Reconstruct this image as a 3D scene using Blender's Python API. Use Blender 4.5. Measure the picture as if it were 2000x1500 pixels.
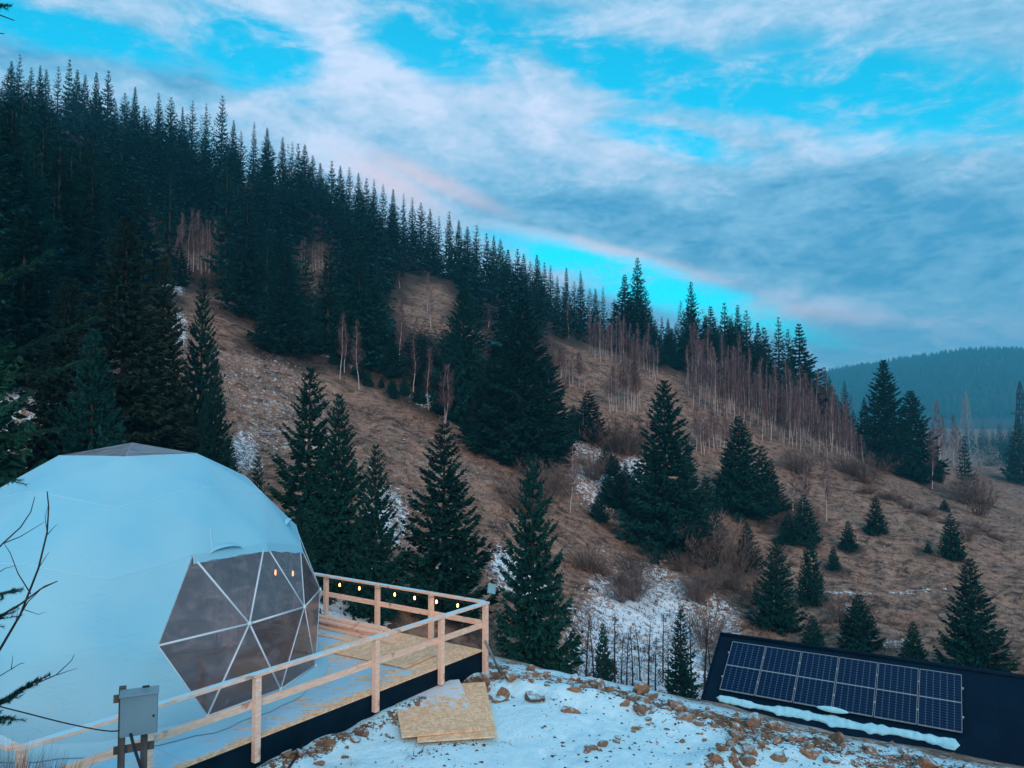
import bpy, math, random, itertools
import numpy as np
from mathutils import Vector, Matrix, Euler

for _o in list(bpy.data.objects):
    bpy.data.objects.remove(_o)
scene = bpy.context.scene
C = scene.collection
R_ = math.radians
random.seed(7)

# ------------------------------------------------------------------ camera
CAM_H = 4.57
PITCH = math.atan(70 / 1500)
cam = bpy.data.cameras.new('camera')
cam.sensor_width = 36.0
cam.lens = 27.0
cam.clip_start = 0.05
cam.clip_end = 12000
cam_o = bpy.data.objects.new('camera', cam)
C.objects.link(cam_o)
cam_o.location = (0, 0, CAM_H)
cam_o.rotation_euler = (R_(90) + PITCH, 0, 0)
scene.camera = cam_o

# ------------------------------------------------------------------ render / view
scene.view_settings.view_transform = 'Standard'
scene.view_settings.look = 'None'
scene.view_settings.gamma = 1.0
scene.view_settings.exposure = 0.70
scene.view_settings.use_curve_mapping = False
scene.render.engine = 'CYCLES'
scene.cycles.use_denoising = True
try:
    scene.cycles.denoiser = 'OPENIMAGEDENOISE'
except Exception:
    pass
scene.cycles.max_bounces = 5
scene.cycles.diffuse_bounces = 2
scene.cycles.glossy_bounces = 3
scene.cycles.transmission_bounces = 4
scene.cycles.transparent_max_bounces = 10
scene.cycles.volume_bounces = 0
scene.cycles.sample_clamp_indirect = 4.0
scene.cycles.caustics_reflective = False
scene.cycles.caustics_refractive = False

# ------------------------------------------------------------------ node helpers
class NT:
    """small helper for writing node trees"""
    def __init__(self, tree):
        self.t = tree
        self.t.nodes.clear()
    def n(self, typ, **kw):
        nd = self.t.nodes.new(typ)
        for k, v in kw.items():
            setattr(nd, k, v)
        return nd
    def put(self, sock, v):
        if isinstance(v, bpy.types.NodeSocket):
            self.t.links.new(v, sock)
        elif v is not None:
            if isinstance(v, (tuple, list)) and len(v) == 3 and sock.type == 'RGBA':
                v = (*v, 1)
            sock.default_value = v
    def m(self, op, a, b=None, c=None, clamp=False):
        nd = self.n('ShaderNodeMath', operation=op, use_clamp=clamp)
        self.put(nd.inputs[0], a)
        if b is not None: self.put(nd.inputs[1], b)
        if c is not None: self.put(nd.inputs[2], c)
        return nd.outputs[0]
    def ss(self, x, lo, hi, a=0.0, b=1.0):
        nd = self.n('ShaderNodeMapRange', interpolation_type='SMOOTHSTEP')
        self.put(nd.inputs[0], x)
        for i, v in enumerate((lo, hi, a, b)): self.put(nd.inputs[i + 1], v)
        return nd.outputs[0]
    def mix(self, f, a, b, mode='MIX'):
        nd = self.n('ShaderNodeMix', data_type='RGBA', blend_type=mode)
        self.put(nd.inputs[0], f); self.put(nd.inputs[6], a); self.put(nd.inputs[7], b)
        return nd.outputs[2]
    def noise(self, vec, scale, detail=4, rough=.55, dist=0.0, out=0):
        nd = self.n('ShaderNodeTexNoise')
        if vec is not None: self.put(nd.inputs['Vector'], vec)
        self.put(nd.inputs['Scale'], scale); self.put(nd.inputs['Detail'], detail)
        self.put(nd.inputs['Roughness'], rough); self.put(nd.inputs['Distortion'], dist)
        return nd.outputs[out]
    def mapping(self, vec, scale=(1, 1, 1), rot=(0, 0, 0), loc=(0, 0, 0)):
        nd = self.n('ShaderNodeMapping')
        self.put(nd.inputs[0], vec)
        nd.inputs['Location'].default_value = loc
        nd.inputs['Rotation'].default_value = rot
        nd.inputs['Scale'].default_value = scale
        return nd.outputs[0]

# ------------------------------------------------------------------ sky
SUN_EL, SUN_AZ = R_(25), R_(170)
world = bpy.data.worlds.new('World')
scene.world = world
world.use_nodes = True
w = NT(world.node_tree)
tc = w.n('ShaderNodeTexCoord').outputs['Generated']
sky = w.n('ShaderNodeTexSky', sky_type='NISHITA', sun_disc=False)
sky.sun_elevation = SUN_EL
sky.sun_rotation = SUN_AZ
sky.altitude = 800
sky.air_density = 1.0
sky.dust_density = 0.4
sky.ozone_density = 2.0
SKY_STR = 0.1
K = 1.0 / SKY_STR
sep = w.n('ShaderNodeSeparateXYZ'); w.put(sep.inputs[0], tc)
dx, dy, dz = sep.outputs
dyc = w.m('MAXIMUM', dy, 0.15)
U = w.m('DIVIDE', dx, dyc)
V = w.m('DIVIDE', dz, dyc)
streak = w.mapping(tc, scale=(1.3, 1.0, 3.6), rot=(0, R_(24), 0))
nA = w.noise(streak, 2.6, 6, .58, .4)
nB = w.noise(streak, 7.5, 7, .62, .5)
nD = w.noise(w.mapping(tc, scale=(1.2, 1, 2.6), rot=(0, R_(20), 0)), 48.0, 5, .62, .6)
nC = w.noise(w.mapping(tc, scale=(1, 1, 2.0), rot=(0, R_(18), 0)), 22.0, 6, .65, .3)
def pxu(px): return (px - 1000) / 1500
def pxv(py): return (820 - py) / 1500
wob = w.m('ADD', w.m('MULTIPLY', w.m('SUBTRACT', nA, .5), 1.5), w.m('MULTIPLY', w.m('SUBTRACT', nB, .5), 1.5))
def blob(px, py, rx, ry, ang, soft=(1.35, .55), wobk=1.0):
    """soft ellipse in the sky around a direction; rx, ry half sizes, ang tilt in degrees (down to the right)"""
    a = R_(ang)
    u = w.m('SUBTRACT', U, pxu(px)); v = w.m('SUBTRACT', pxv(py), V)
    p = w.m('ADD', w.m('MULTIPLY', u, math.cos(a)), w.m('MULTIPLY', v, math.sin(a)))
    q = w.m('SUBTRACT', w.m('MULTIPLY', v, math.cos(a)), w.m('MULTIPLY', u, math.sin(a)))
    p = w.m('DIVIDE', p, rx / 1500); q = w.m('DIVIDE', q, ry / 1500)
    d = w.m('SQRT', w.m('ADD', w.m('MULTIPLY', p, p), w.m('MULTIPLY', q, q)))
    d = w.m('ADD', d, w.m('MULTIPLY', wob, wobk))
    return w.ss(d, soft[0], soft[1])
clear = None
for args in ((480, 85, 150, 75, 24), (900, 50, 190, 95, 12), (1680, 165, 400, 105, 4, (1.5, .45), .8), (1330, 130, 220, 70, 16, (1.3, .6), .7), (1275, 556, 320, 40, 17, (1.4, .45), .55),
             (1180, 110, 190, 75, 25), (120, 45, 260, 42, 14), (1330, 270, 150, 35, 12)):
    b = blob(*args)
    clear = b if clear is None else w.m('MAXIMUM', clear, b)
frame_side = w.ss(dy, .75, .45)                       # away from the mapped clouds the same mix of cloud and gaps goes on
gaps = w.m('MULTIPLY', w.ss(w.m('ADD', w.m('MULTIPLY', nA, .8), w.m('MULTIPLY', nB, .2)), .5, .58), frame_side)
clear = w.m('MAXIMUM', clear, gaps)
blue = w.mix(1.0, sky.outputs[0], (0.0, 1.72, 1.60), 'MULTIPLY')
# cloud tones
tone = w.m('ADD', w.m('MULTIPLY', nB, .75), w.m('ADD', w.m('MULTIPLY', nC, .45), w.m('MULTIPLY', nD, .26)))
bright = w.m('MAXIMUM', blob(720, 130, 330, 110, 30, (1.6, .1)), blob(1660, 285, 240, 36, -12, (1.5, .2), .5))
bright = w.m('MAXIMUM', bright, w.m('MULTIPLY', blob(1180, 490, 200, 14, 15, (1.6, .2), .3), .9))
bright = w.m('MAXIMUM', bright, w.m('MULTIPLY', blob(1650, 600, 150, 22, 10, (1.6, .2), .5), .8))
bright = w.m('MAXIMUM', bright, w.m('MULTIPLY', blob(1100, 230, 330, 90, 20, (1.6, .2), .8), .7))
bright = w.m('MAXIMUM', bright, w.m('MULTIPLY', blob(680, 310, 260, 60, 32, (1.6, .2), .5), .75))
dull = w.m('MAXIMUM', blob(1780, 430, 430, 150, 4, (1.5, .2), .5), blob(1250, 420, 300, 55, 8, (1.5, .2), .6))
dull = w.m('MAXIMUM', dull, w.m('MULTIPLY', blob(180, 110, 260, 34, 14, (1.5, .2), .6), .7))
tone = w.m('ADD', w.m('MULTIPLY', tone, 1.75), -.74)
tone = w.m('ADD', tone, w.m('MULTIPLY', bright, .42))
tone = w.m('SUBTRACT', tone, w.m('MULTIPLY', dull, .42), clamp=True)
ccol = w.n('ShaderNodeValToRGB')
cr = ccol.color_ramp
cr.elements[0].position = 0.0; cr.elements[0].color = (.06, .25, .43, 1)
cr.elements[1].position = 1.0; cr.elements[1].color = (.50, .58, .73, 1)
e = cr.elements.new(.45); e.color = (.19, .40, .57, 1)
w.put(ccol.inputs[0], tone)
glow = w.m('MAXIMUM', blob(1190, 492, 230, 18, 14, (1.5, .1), .35), blob(840, 345, 160, 22, 24, (1.5, .1), .5))
glow = w.m('MAXIMUM', glow, blob(760, 350, 120, 26, 30, (1.6, .1), .4))
glow = w.m('MAXIMUM', glow, w.m('MULTIPLY', blob(1560, 608, 190, 16, 6, (1.5, .1), .4), .7))
warm = w.mix(w.m('MULTIPLY', glow, .62), ccol.outputs[0], (.66, .50, .55))          # clouds still catching the low sun
ccs = w.mix(1.0, warm, (K, K, K), 'MULTIPLY')
veil = w.m('MULTIPLY', w.ss(w.m('ADD', w.m('MULTIPLY', nB, .55), w.m('MULTIPLY', nC, .45)), .46, .66), .55)
cover = w.m('SUBTRACT', 1.0, w.m('MULTIPLY', clear, w.m('SUBTRACT', .985, veil)))
skyc = w.mix(cover, blue, ccs)
bg = w.n('ShaderNodeBackground')
w.put(bg.inputs[0], skyc); bg.inputs[1].default_value = SKY_STR
world.cycles.sampling_method = 'MANUAL'
world.cycles.sample_map_resolution = 512
wo = w.n('ShaderNodeOutputWorld')
w.put(wo.inputs[0], bg.outputs[0])

# ------------------------------------------------------------------ sun (soft, behind the camera)
sun = bpy.data.lights.new('sun', 'SUN')
sun.energy = 1.5
sun.angle = R_(25)
sun.color = (1.0, .74, .58)
sun_o = bpy.data.objects.new('sun', sun)
C.objects.link(sun_o)
sd = Vector((math.sin(SUN_AZ) * math.cos(SUN_EL), math.cos(SUN_AZ) * math.cos(SUN_EL), math.sin(SUN_EL)))
sun_o.rotation_euler = sd.to_track_quat('Z', 'Y').to_euler()
sun_o.location = (20, -20, 40)

# ------------------------------------------------------------------ geometry helpers
class MB:
    """collects shapes, then becomes ONE mesh object"""
    def __init__(self):
        self.v = []; self.f = []
    def add(self, vs, fs):
        o = len(self.v)
        self.v.extend([tuple(map(float, p)) for p in vs])
        self.f.extend([tuple(i + o for i in q) for q in fs])
    def box(self, c, s, rz=0.0, M=None):
        vs = [Vector((sx * s[0] / 2, sy * s[1] / 2, sz * s[2] / 2)) for sx in (-1, 1) for sy in (-1, 1) for sz in (-1, 1)]
        if M is None: M = Matrix.Rotation(rz, 3, 'Z')
        self.add([M @ p + Vector(c) for p in vs],
                 [(0, 1, 3, 2), (4, 6, 7, 5), (0, 4, 5, 1), (2, 3, 7, 6), (0, 2, 6, 4), (1, 5, 7, 3)])
    def beam(self, p, q, wd, ht, up=(0, 0, 1)):
        p, q = Vector(p), Vector(q)
        d = (q - p); L = d.length; d.normalize()
        s = d.cross(Vector(up))
        if s.length < 1e-4: s = d.cross(Vector((1, 0, 0)))
        s.normalize(); u = s.cross(d)
        M = Matrix((d, s, u)).transposed()
        self.box((p + q) / 2, (L, wd, ht), M=M)
    def tube(self, pts, rad, seg=6, cap=True):
        pts = [Vector(p) for p in pts]
        if not hasattr(rad, '__len__'): rad = [rad] * len(pts)
        o = len(self.v); n = len(pts); ref = None
        for i, p in enumerate(pts):
            d = (pts[min(i + 1, n - 1)] - pts[max(i - 1, 0)])
            if d.length < 1e-9: d = Vector((0, 0, 1))
            d.normalize()
            if ref is None:
                ref = d.orthogonal()
            ref = (ref - d * ref.dot(d)); ref.normalize()
            b = d.cross(ref)
            for k in range(seg):
                a = 2 * math.pi * k / seg
                self.v.append(tuple(p + (ref * math.cos(a) + b * math.sin(a)) * rad[i]))
        for i in range(n - 1):
            for k in range(seg):
                k2 = (k + 1) % seg
                self.f.append((o + i * seg + k, o + i * seg + k2, o + (i + 1) * seg + k2, o + (i + 1) * seg + k))
        if cap:
            self.f.append(tuple(o + k for k in reversed(range(seg))))
            self.f.append(tuple(o + (n - 1) * seg + k for k in range(seg)))
    def mesh(self, name, mat=None, smooth=False, bevel=0):
        me = bpy.data.meshes.new(name)
        me.from_pydata(self.v, [], self.f)
        if mat: me.materials.append(mat)
        if smooth: me.polygons.foreach_set('use_smooth', [True] * len(me.polygons))
        me.update()
        return me
    def build(self, name, mat, parent=None, smooth=False, bevel=0):
        o = link(name, self.mesh(name, mat, smooth), parent)
        if bevel:
            b = o.modifiers.new('bevel', 'BEVEL'); b.width = bevel; b.segments = 2; b.limit_method = 'ANGLE'
        return o

def link(name, me, parent=None):
    o = bpy.data.objects.new(name, me)
    C.objects.link(o)
    if parent is not None: o.parent = parent
    return o
def tag(o, label=None, cat=None, group=None, kind=None):
    if label: o['label'] = label
    if cat: o['category'] = cat
    if group: o['group'] = group
    if kind: o['kind'] = kind
    return o
def empty(name, loc=(0, 0, 0), rz=0.0, label=None, cat=None, group=None):
    o = bpy.data.objects.new(name, None)
    C.objects.link(o)
    o.location = loc; o.rotation_euler = (0, 0, rz)
    o.empty_display_size = .3
    return tag(o, label, cat, group)
def np_mesh(name, v, f, mat, smooth=False):
    """fast mesh from numpy arrays; f is (n,3) or (n,4)"""
    v = np.asarray(v, np.float32); f = np.asarray(f, np.int32)
    me = bpy.data.meshes.new(name)
    k = f.shape[1]
    me.vertices.add(len(v)); me.vertices.foreach_set('co', v.ravel())
    me.loops.add(f.size); me.loops.foreach_set('vertex_index', f.ravel())
    me.polygons.add(len(f)); me.polygons.foreach_set('loop_start', np.arange(0, f.size, k, dtype=np.int32))
    me.polygons.foreach_set('loop_total', np.full(len(f), k, np.int32))
    if smooth: me.polygons.foreach_set('use_smooth', np.ones(len(f), bool))
    if mat: me.materials.append(mat)
    me.update(calc_edges=True)
    return me

def ray(px, py):
    a = (px - 1000) / 1500; b = (750 - py) / 1500
    return np.array([a, math.cos(PITCH) - math.sin(PITCH) * b, math.sin(PITCH) + math.cos(PITCH) * b])
def at(px, py, Y):
    d = ray(px, py)
    p = d * (Y / d[1])
    return np.array([p[0], p[1], p[2] + CAM_H])
def sstep(x, a, b):
    t = np.clip((x - a) / (b - a), 0, 1)
    return t * t * (3 - 2 * t)
def vnoise(x, y, s, seed=0):
    """smooth value noise in the plane"""
    x = np.asarray(x, float) / s + seed * 17.31; y = np.asarray(y, float) / s - seed * 9.7
    xi = np.floor(x); yi = np.floor(y); xf = x - xi; yf = y - yi
    def h(i, j):
        q = np.sin(i * 127.1 + j * 311.7 + seed * 74.7) * 43758.5453
        return q - np.floor(q)
    u = xf * xf * (3 - 2 * xf); v = yf * yf * (3 - 2 * yf)
    return (h(xi, yi) * (1 - u) + h(xi + 1, yi) * u) * (1 - v) + (h(xi, yi + 1) * (1 - u) + h(xi + 1, yi + 1) * u) * v

# ------------------------------------------------------------------ terrain heights
_cp = []
for px, py, Y in (
    (1300, 1340, 46), (1130, 1340, 44), (1300, 1200, 62), (1700, 1280, 54), (1950, 1280, 52), (1700, 1150, 73), (1700, 1000, 96),
    (1700, 930, 122), (1650, 870, 150), (1500, 790, 150), (1900, 1150, 75), (1900, 1000, 120), (1950, 920, 225), (1850, 935, 160), (1990, 960, 200),
    (1330, 1070, 80), (1150, 1000, 80), (1120, 1100, 66), (930, 870, 88), (1020, 900, 87), (700, 760, 97), (800, 1000, 62), (900, 950, 72),
    (600, 900, 66), (430, 750, 80), (400, 600, 104), (330, 550, 118), (500, 640, 107), (800, 580, 155), (840, 620, 140), (600, 530, 150), (380, 540, 128),
    (50, 270, 232), (400, 335, 222), (600, 410, 212), (800, 500, 202), (1000, 600, 192), (1150, 650, 182), (1250, 690, 172), (1350, 705, 166), (1450, 735, 164),
    (1560, 770, 164), (1650, 835, 170), (1750, 880, 170), (500, 900, 64), (600, 1130, 43), (860, 1150, 43), (1040, 1310, 36), (1210, 780, 118), (1400, 870, 112), (1550, 950, 108),
    (0, 650, 50), (120, 760, 46), (-200, 400, 90), (-500, 300, 120), (200, 480, 120), (2400, 1000, 140), (2500, 1250, 60)):
    _cp.append(at(px, py, Y))
for px, py, Y, dY, dZ in ((50, 270, 232, 90, -14), (400, 335, 222, 90, -14), (800, 500, 202, 90, -14), (1150, 650, 182, 80, -14), (1450, 735, 164, 80, -16), (1650, 835, 170, 80, -9), (-500, 260, 210, 60, 10)):
    p = at(px, py, Y); q = p * (1 + dY / Y); q[2] = p[2] + dZ; _cp.append(q)
_cp += [np.array(p, float) for p in ((5, 22, -6.2), (10, 20, -6.5), (16, 18, -6.5), (0, 24, -7.2), (-5, 27, -6.2), (-12, 26, -5), (-20, 22, -2.5), (-28, 20, 1), (-40, 30, 8),
        (3, 32, -9.5), (12, 30, -9.8), (22, 28, -9.8), (30, 15, -5), (-30, 5, 4), (40, 0, -4))]
_cp = np.array(_cp)
def _phi(r2): return np.where(r2 > 1e-9, .5 * r2 * np.log(np.maximum(r2, 1e-9)), 0)
_S = 60.0
_P = _cp[:, :2] / _S
_A = _phi(((_P[:, None] - _P[None]) ** 2).sum(-1)) + np.eye(len(_P)) * .004
_B = np.hstack([np.ones((len(_P), 1)), _P])
_sol = np.linalg.solve(np.block([[_A, _B], [_B.T, np.zeros((3, 3))]]), np.concatenate([_cp[:, 2], np.zeros(3)]))
def tps(x, y):
    x = np.asarray(x, float).ravel() / _S; y = np.asarray(y, float).ravel() / _S
    out = np.empty(len(x))
    for i in range(0, len(x), 20000):
        q = np.stack([x[i:i + 20000], y[i:i + 20000]], 1)
        out[i:i + 20000] = _phi(((q[:, None] - _P[None]) ** 2).sum(-1)) @ _sol[:len(_P)] + _sol[len(_P)] + q @ _sol[len(_P) + 1:]
    return out
CREST = np.array([(-60, 12), (-30, 14), (-17, 19), (-9, 21.5), (-4.4, 18.8), (-0.2, 15.3), (1.9, 14.55), (3.0, 14.05), (4.3, 13.1), (5.7, 12.25), (7.4, 11.3), (11, 9), (20, 2), (40, -20)], float)
def crest_dist(x, y):
    """signed distance to the edge of the levelled yard, positive on the valley side"""
    x = np.asarray(x, float).ravel(); y = np.asarray(y, float).ravel()
    best = np.full(len(x), 1e9); sg = np.ones(len(x))
    for (ax, ay), (bx, by) in zip(CREST[:-1], CREST[1:]):
        ex, ey = bx - ax, by - ay
        t = np.clip(((x - ax) * ex + (y - ay) * ey) / (ex * ex + ey * ey), 0, 1)
        d = np.hypot(x - ax - t * ex, y - ay - t * ey)
        s = ex * (y - ay) - ey * (x - ax)
        k = d < best - 1e-9
        best = np.where(k, d, best); sg = np.where(k, np.sign(s), sg)
    return best * sg
_rs = random.Random(21)
STEPS = []                                                    # footprints in the snow
for (ax, ay), (bx_, by_), n_ in (((-.6, 10.2), (1.6, 13.6), 11), ((5.2, 10.4), (-.2, 11.6), 13), ((1.2, 10.6), (5.0, 11.6), 9), ((2.0, 13.4), (.2, 14.6), 5)):
    for i_ in range(n_):
        STEPS.append((ax + (bx_ - ax) * i_ / n_ + (.12 if i_ % 2 else -.12) + _rs.uniform(-.05, .05), ay + (by_ - ay) * i_ / n_ + _rs.uniform(-.06, .06)))
def yard_z(x, y):
    z = -.52 + (2.9 - .17 * np.clip(y, -3, 4) + .52) * (1 - sstep(y, 3.6, 9.2))
    z = np.where(y < -3, z + .22 * (-3 - y), z)
    return np.minimum(z, 60)
def H(x, y, fine=True):
    x = np.asarray(x, float); shp = x.shape
    x = x.ravel(); y = np.asarray(y, float).ravel()
    r = np.hypot(x, y)
    far = -17 + 4 * vnoise(x, y, 260, 3) + 195 * np.exp(-((x - 1260) / 640) ** 2 - ((y - 2050) / 480) ** 2) + 120 * np.exp(-((x + 900) / 900) ** 2 - ((y - 1500) / 700) ** 2)
    far = far + np.where(y < 0, np.clip(.22 * -y, 0, 60), 0)
    far += 26 * (vnoise(x, y, 190, 5) - .5) * sstep(y, 1300, 1700)
    near = np.clip(tps(x, y), -19, 130)
    k = sstep(r, 300, 470)
    k = np.maximum(k, sstep(-y, -8, 25))
    z = near * (1 - k) + far * k
    s = crest_dist(x, y)
    if fine:
        m = sstep(s, 6, 20) * (1 - sstep(r, 260, 420))
        z = z + m * ((vnoise(x, y, 6.5, 1) - .5) * .9 + (vnoise(x, y * 1.3, 2.1, 2) - .5) * .6 + (vnoise(x, y * 1.6, .9, 4) - .5) * .34)
    yz = yard_z(x, y)
    if fine:
        yz = yz + (vnoise(x, y, 1.3, 6) - .5) * .10 + (vnoise(x, y, .45, 7) - .5) * .055 + (vnoise(x, y, .17, 8) - .5) * .02
        yz = yz - .24 * sstep(x, .6, 3.4) - .10 * sstep(x, 3.4, 7) + .09 * np.exp(-((s + .25) / .45) ** 2) * (.5 + vnoise(x, y, .8, 9)) + .10 * np.exp(-((s + .25) / .5) ** 2) * (vnoise(x, y, .25, 10) - .4)
        heap = np.exp(-(((x - 3.3) * .8 + (y - 12.2) * .6) / .9) ** 2 - ((-(x - 3.3) * .6 + (y - 12.2) * .8) / .35) ** 2)
        yz = yz + .16 * heap
        uv = np.linalg.solve(np.array([[-.5895, -.8078], [-.826, .564]]).T, np.stack([x + .57, y - 15.5]))
        yz = yz + .17 * np.exp(-((uv[1] + .15) / .34) ** 2) * sstep(uv[0], .8, 2.2) * (.6 + .8 * vnoise(x, y, .4, 41))
        k = (y > 9) & (y < 16.5) & (abs(x) < 10)
        if k.any():
            dent = np.zeros(k.sum())
            for fx, fy in STEPS: dent = np.maximum(dent, np.exp(-((x[k] - fx) / .10) ** 2 - ((y[k] - fy) / .15) ** 2))
            yz[k] -= .065 * dent
    t = sstep(s, 0.0, 11.5)
    z = yz * (1 - t) + z * t
    return z.reshape(shp)
def h1(x, y): return float(H(np.array([x]), np.array([y]))[0])
def ground(px, py, ymin=17.0, ymax=900.0):
    """where the view ray through a picture point meets the terrain"""
    d = ray(px, py)
    t = np.exp(np.linspace(math.log(ymin), math.log(ymax), 700))
    X = d[0] / d[1] * t; Z = CAM_H + d[2] / d[1] * t
    g = H(X, t, fine=False)
    i = np.argmax(g >= Z)
    if not (g >= Z).any(): return None
    if i == 0: return np.array([X[0], t[0], g[0]])
    a = (Z[i - 1] - g[i - 1]); b = (g[i] - Z[i]); f = a / max(a + b, 1e-6)
    y = t[i - 1] + f * (t[i] - t[i - 1])
    x = d[0] / d[1] * y
    return np.array([x, y, h1(x, y)])

# ------------------------------------------------------------------ materials
def mat(name, fn, rough=.8, spec=.25):
    m = bpy.data.materials.new(name); m.use_nodes = True
    t = NT(m.node_tree)
    out = t.n('ShaderNodeOutputMaterial')
    b = t.n('ShaderNodeBsdfPrincipled')
    b.inputs['Roughness'].default_value = rough
    b.inputs['Specular IOR Level'].default_value = spec
    fn(t, b)
    t.t.links.new(b.outputs[0], out.inputs[0])
    return m
def bump(t, b, h, strength=.5, dist=.02):
    nd = t.n('ShaderNodeBump'); nd.inputs['Strength'].default_value = strength; nd.inputs['Distance'].default_value = dist
    t.put(nd.inputs['Height'], h); t.put(b.inputs['Normal'], nd.outputs[0])
def pos(t): return t.n('ShaderNodeNewGeometry').outputs['Position']
def obj_co(t): return t.n('ShaderNodeTexCoord').outputs['Object']
def rnd(t): return t.n('ShaderNodeObjectInfo').outputs['Random']
SNOW = (.46, .74, .86)
M = {}
def two(name, a, b, scale, rough=.8, bs=.3, bd=.01, spec=.25, stretch=(1, 1, 1), co=obj_co):
    def fn(t, bs_):
        v = t.mapping(co(t), scale=stretch)
        n = t.noise(v, scale, 5, .6)
        f = t.ss(n, .3, .7)
        f = t.m('ADD', f, t.m('MULTIPLY', t.m('SUBTRACT', rnd(t), .5), .35), clamp=True)
        t.put(bs_.inputs['Base Color'], t.mix(f, a, b))
        if bs: bump(t, bs_, n, bs, bd)
    M[name] = mat(name, fn, rough, spec)
    return M[name]
def snow_on(t, b, base, co, amount, scale=6.0, nz=(.25, .75)):
    """snow lying on the upward sides of a thing"""
    g = t.n('ShaderNodeNewGeometry')
    sp = t.n('ShaderNodeSeparateXYZ'); t.put(sp.inputs[0], g.outputs['Normal'])
    n = t.noise(co, scale, 4, .6)
    k = t.m('ADD', sp.outputs[2], t.m('MULTIPLY', t.m('SUBTRACT', n, .5), 1.3))
    k = t.ss(k, nz[0] + 1 - amount, nz[1] + 1 - amount)
    return t.mix(k, base, SNOW)

def f_terrain(t, b):
    p = pos(t)
    at_ = lambda n: t.n('ShaderNodeAttribute', attribute_name=n).outputs['Fac']
    sn, yd, dk = at_('snow'), at_('yard'), at_('dark_ground')
    n1 = t.noise(p, .09, 4, .6); n2 = t.noise(t.mapping(p, scale=(1, 1, 1.6)), .9, 6, .68, .6); n3 = t.noise(p, 6.0, 5, .6)
    nf = t.noise(t.mapping(p, scale=(.6, 1.4, 1.4)), 2.2, 4, .6, .8)
    g = t.mix(t.ss(n1, .35, .68), (.22, .116, .084), (.30, .170, .122))
    nl = t.noise(t.mapping(p, scale=(.7, 1.2, 1.2)), .33, 4, .6, .5)
    g = t.mix(t.m('MULTIPLY', t.ss(nl, .58, .40), .75), g, (.085, .052, .045))
    g = t.mix(t.ss(n2, .40, .70), g, (.38, .24, .175))
    g = t.mix(t.m('MULTIPLY', t.ss(n2, .48, .34), .9), g, (.030, .022, .020))
    g = t.mix(t.m('MULTIPLY', t.ss(nf, .55, .66), .75), g, (.06, .055, .04))
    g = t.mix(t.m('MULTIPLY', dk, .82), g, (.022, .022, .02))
    k = t.m('ADD', sn, t.m('ADD', t.m('MULTIPLY', t.m('SUBTRACT', t.noise(p, 2.6, 8, .82, .6), .5), 3.6), t.m('MULTIPLY', t.m('SUBTRACT', n1, .5), .5)))
    g = t.mix(t.ss(k, .62, .70), g, (.72, .82, .90))
    # levelled yard: snow with bare soil showing through
    soil = t.mix(t.ss(n3, .35, .65), (.11, .055, .032), (.24, .125, .07))
    s1 = t.noise(p, 1.1, 5, .65); s2 = t.noise(p, 5.5, 6, .68, .4)
    bare = t.m('ADD', t.m('MULTIPLY', s1, .8), t.m('MULTIPLY', s2, .9))
    bare = t.m('ADD', bare, t.m('MULTIPLY', t.m('SUBTRACT', t.noise(p, 24.0, 4, .7), .5), .75))
    bare = t.m('ADD', bare, t.m('MULTIPLY', at_('soil'), .50))
    sb = t.ss(bare, 1.05, 1.12)
    snc = t.mix(t.ss(s2, .35, .65), (.50, .76, .85), (.64, .85, .91))
    yc = t.mix(sb, snc, soil)
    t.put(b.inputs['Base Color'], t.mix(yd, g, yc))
    hgt = t.m('ADD', t.m('MULTIPLY', n2, 1.0), t.m('MULTIPLY', n3, .15))
    hgt = t.m('SUBTRACT', hgt, t.m('MULTIPLY', t.m('MULTIPLY', sb, yd), .12))
    bump(t, b, hgt, .55, .16)
M['terrain'] = mat('ground_cover', f_terrain, .92, .1)

def f_needles(c1, c2, c3):
    def fn(t, b):
        n = t.noise(obj_co(t), 1.1, 3, .6)
        n2 = t.noise(obj_co(t), 7.0, 2, .5)
        k = t.m('ADD', t.ss(n, .3, .7), t.m('MULTIPLY', t.m('SUBTRACT', rnd(t), .5), 1.1), clamp=True)
        c = t.mix(k, c1, c2)
        c = t.mix(t.ss(n2, .55, .8), c, c3)
        t.put(b.inputs['Base Color'], c)
    return fn
M['needles'] = mat('spruce_needles', f_needles((.004, .034, .036), (.008, .076, .070), (.024, .115, .088)), .75, .15)
M['needles_pale'] = mat('bluish_green_needles', f_needles((.008, .068, .074), (.013, .105, .104), (.030, .14, .125)), .8, .1)
M['needles_green'] = mat('lit_spruce_needles', f_needles((.007, .048, .038), (.014, .085, .055), (.05, .14, .065)), .75, .15)  # brighter green copy, with the light on the boughs put into the colour
M['needles_brown'] = mat('spruce_needles_with_dry_twigs', f_needles((.014, .040, .034), (.030, .062, .044), (.10, .085, .065)), .8, .1)
def f_mass(t, b):
    n = t.noise(pos(t), .11, 2, .5); n2 = t.noise(pos(t), .8, 3, .6)
    c = t.mix(t.ss(n, .38, .62), (.004, .034, .040), (.012, .098, .100))
    t.put(b.inputs['Base Color'], t.mix(t.ss(n2, .55, .75), c, (.018, .085, .075)))
M['needles_mass'] = mat('massed_needles', f_mass, .8, .1)
M['far_needles'] = mat('distant_needles', f_needles((.008, .040, .036), (.016, .060, .048), (.030, .075, .055)), .85, .05)
two('bark', (.035, .028, .024), (.085, .06, .045), 9, .9, .6, .02, .1, (1, 1, .25))
two('dark_twig', (.020, .018, .020), (.05, .04, .038), 8, .9, 0)
def f_birch(t, b):
    n = t.noise(t.mapping(obj_co(t), scale=(1, 1, 3)), 1.6, 4, .7)
    t.put(b.inputs['Base Color'], t.mix(t.ss(n, .58, .66), (.50, .43, .42), (.08, .06, .055)))
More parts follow.
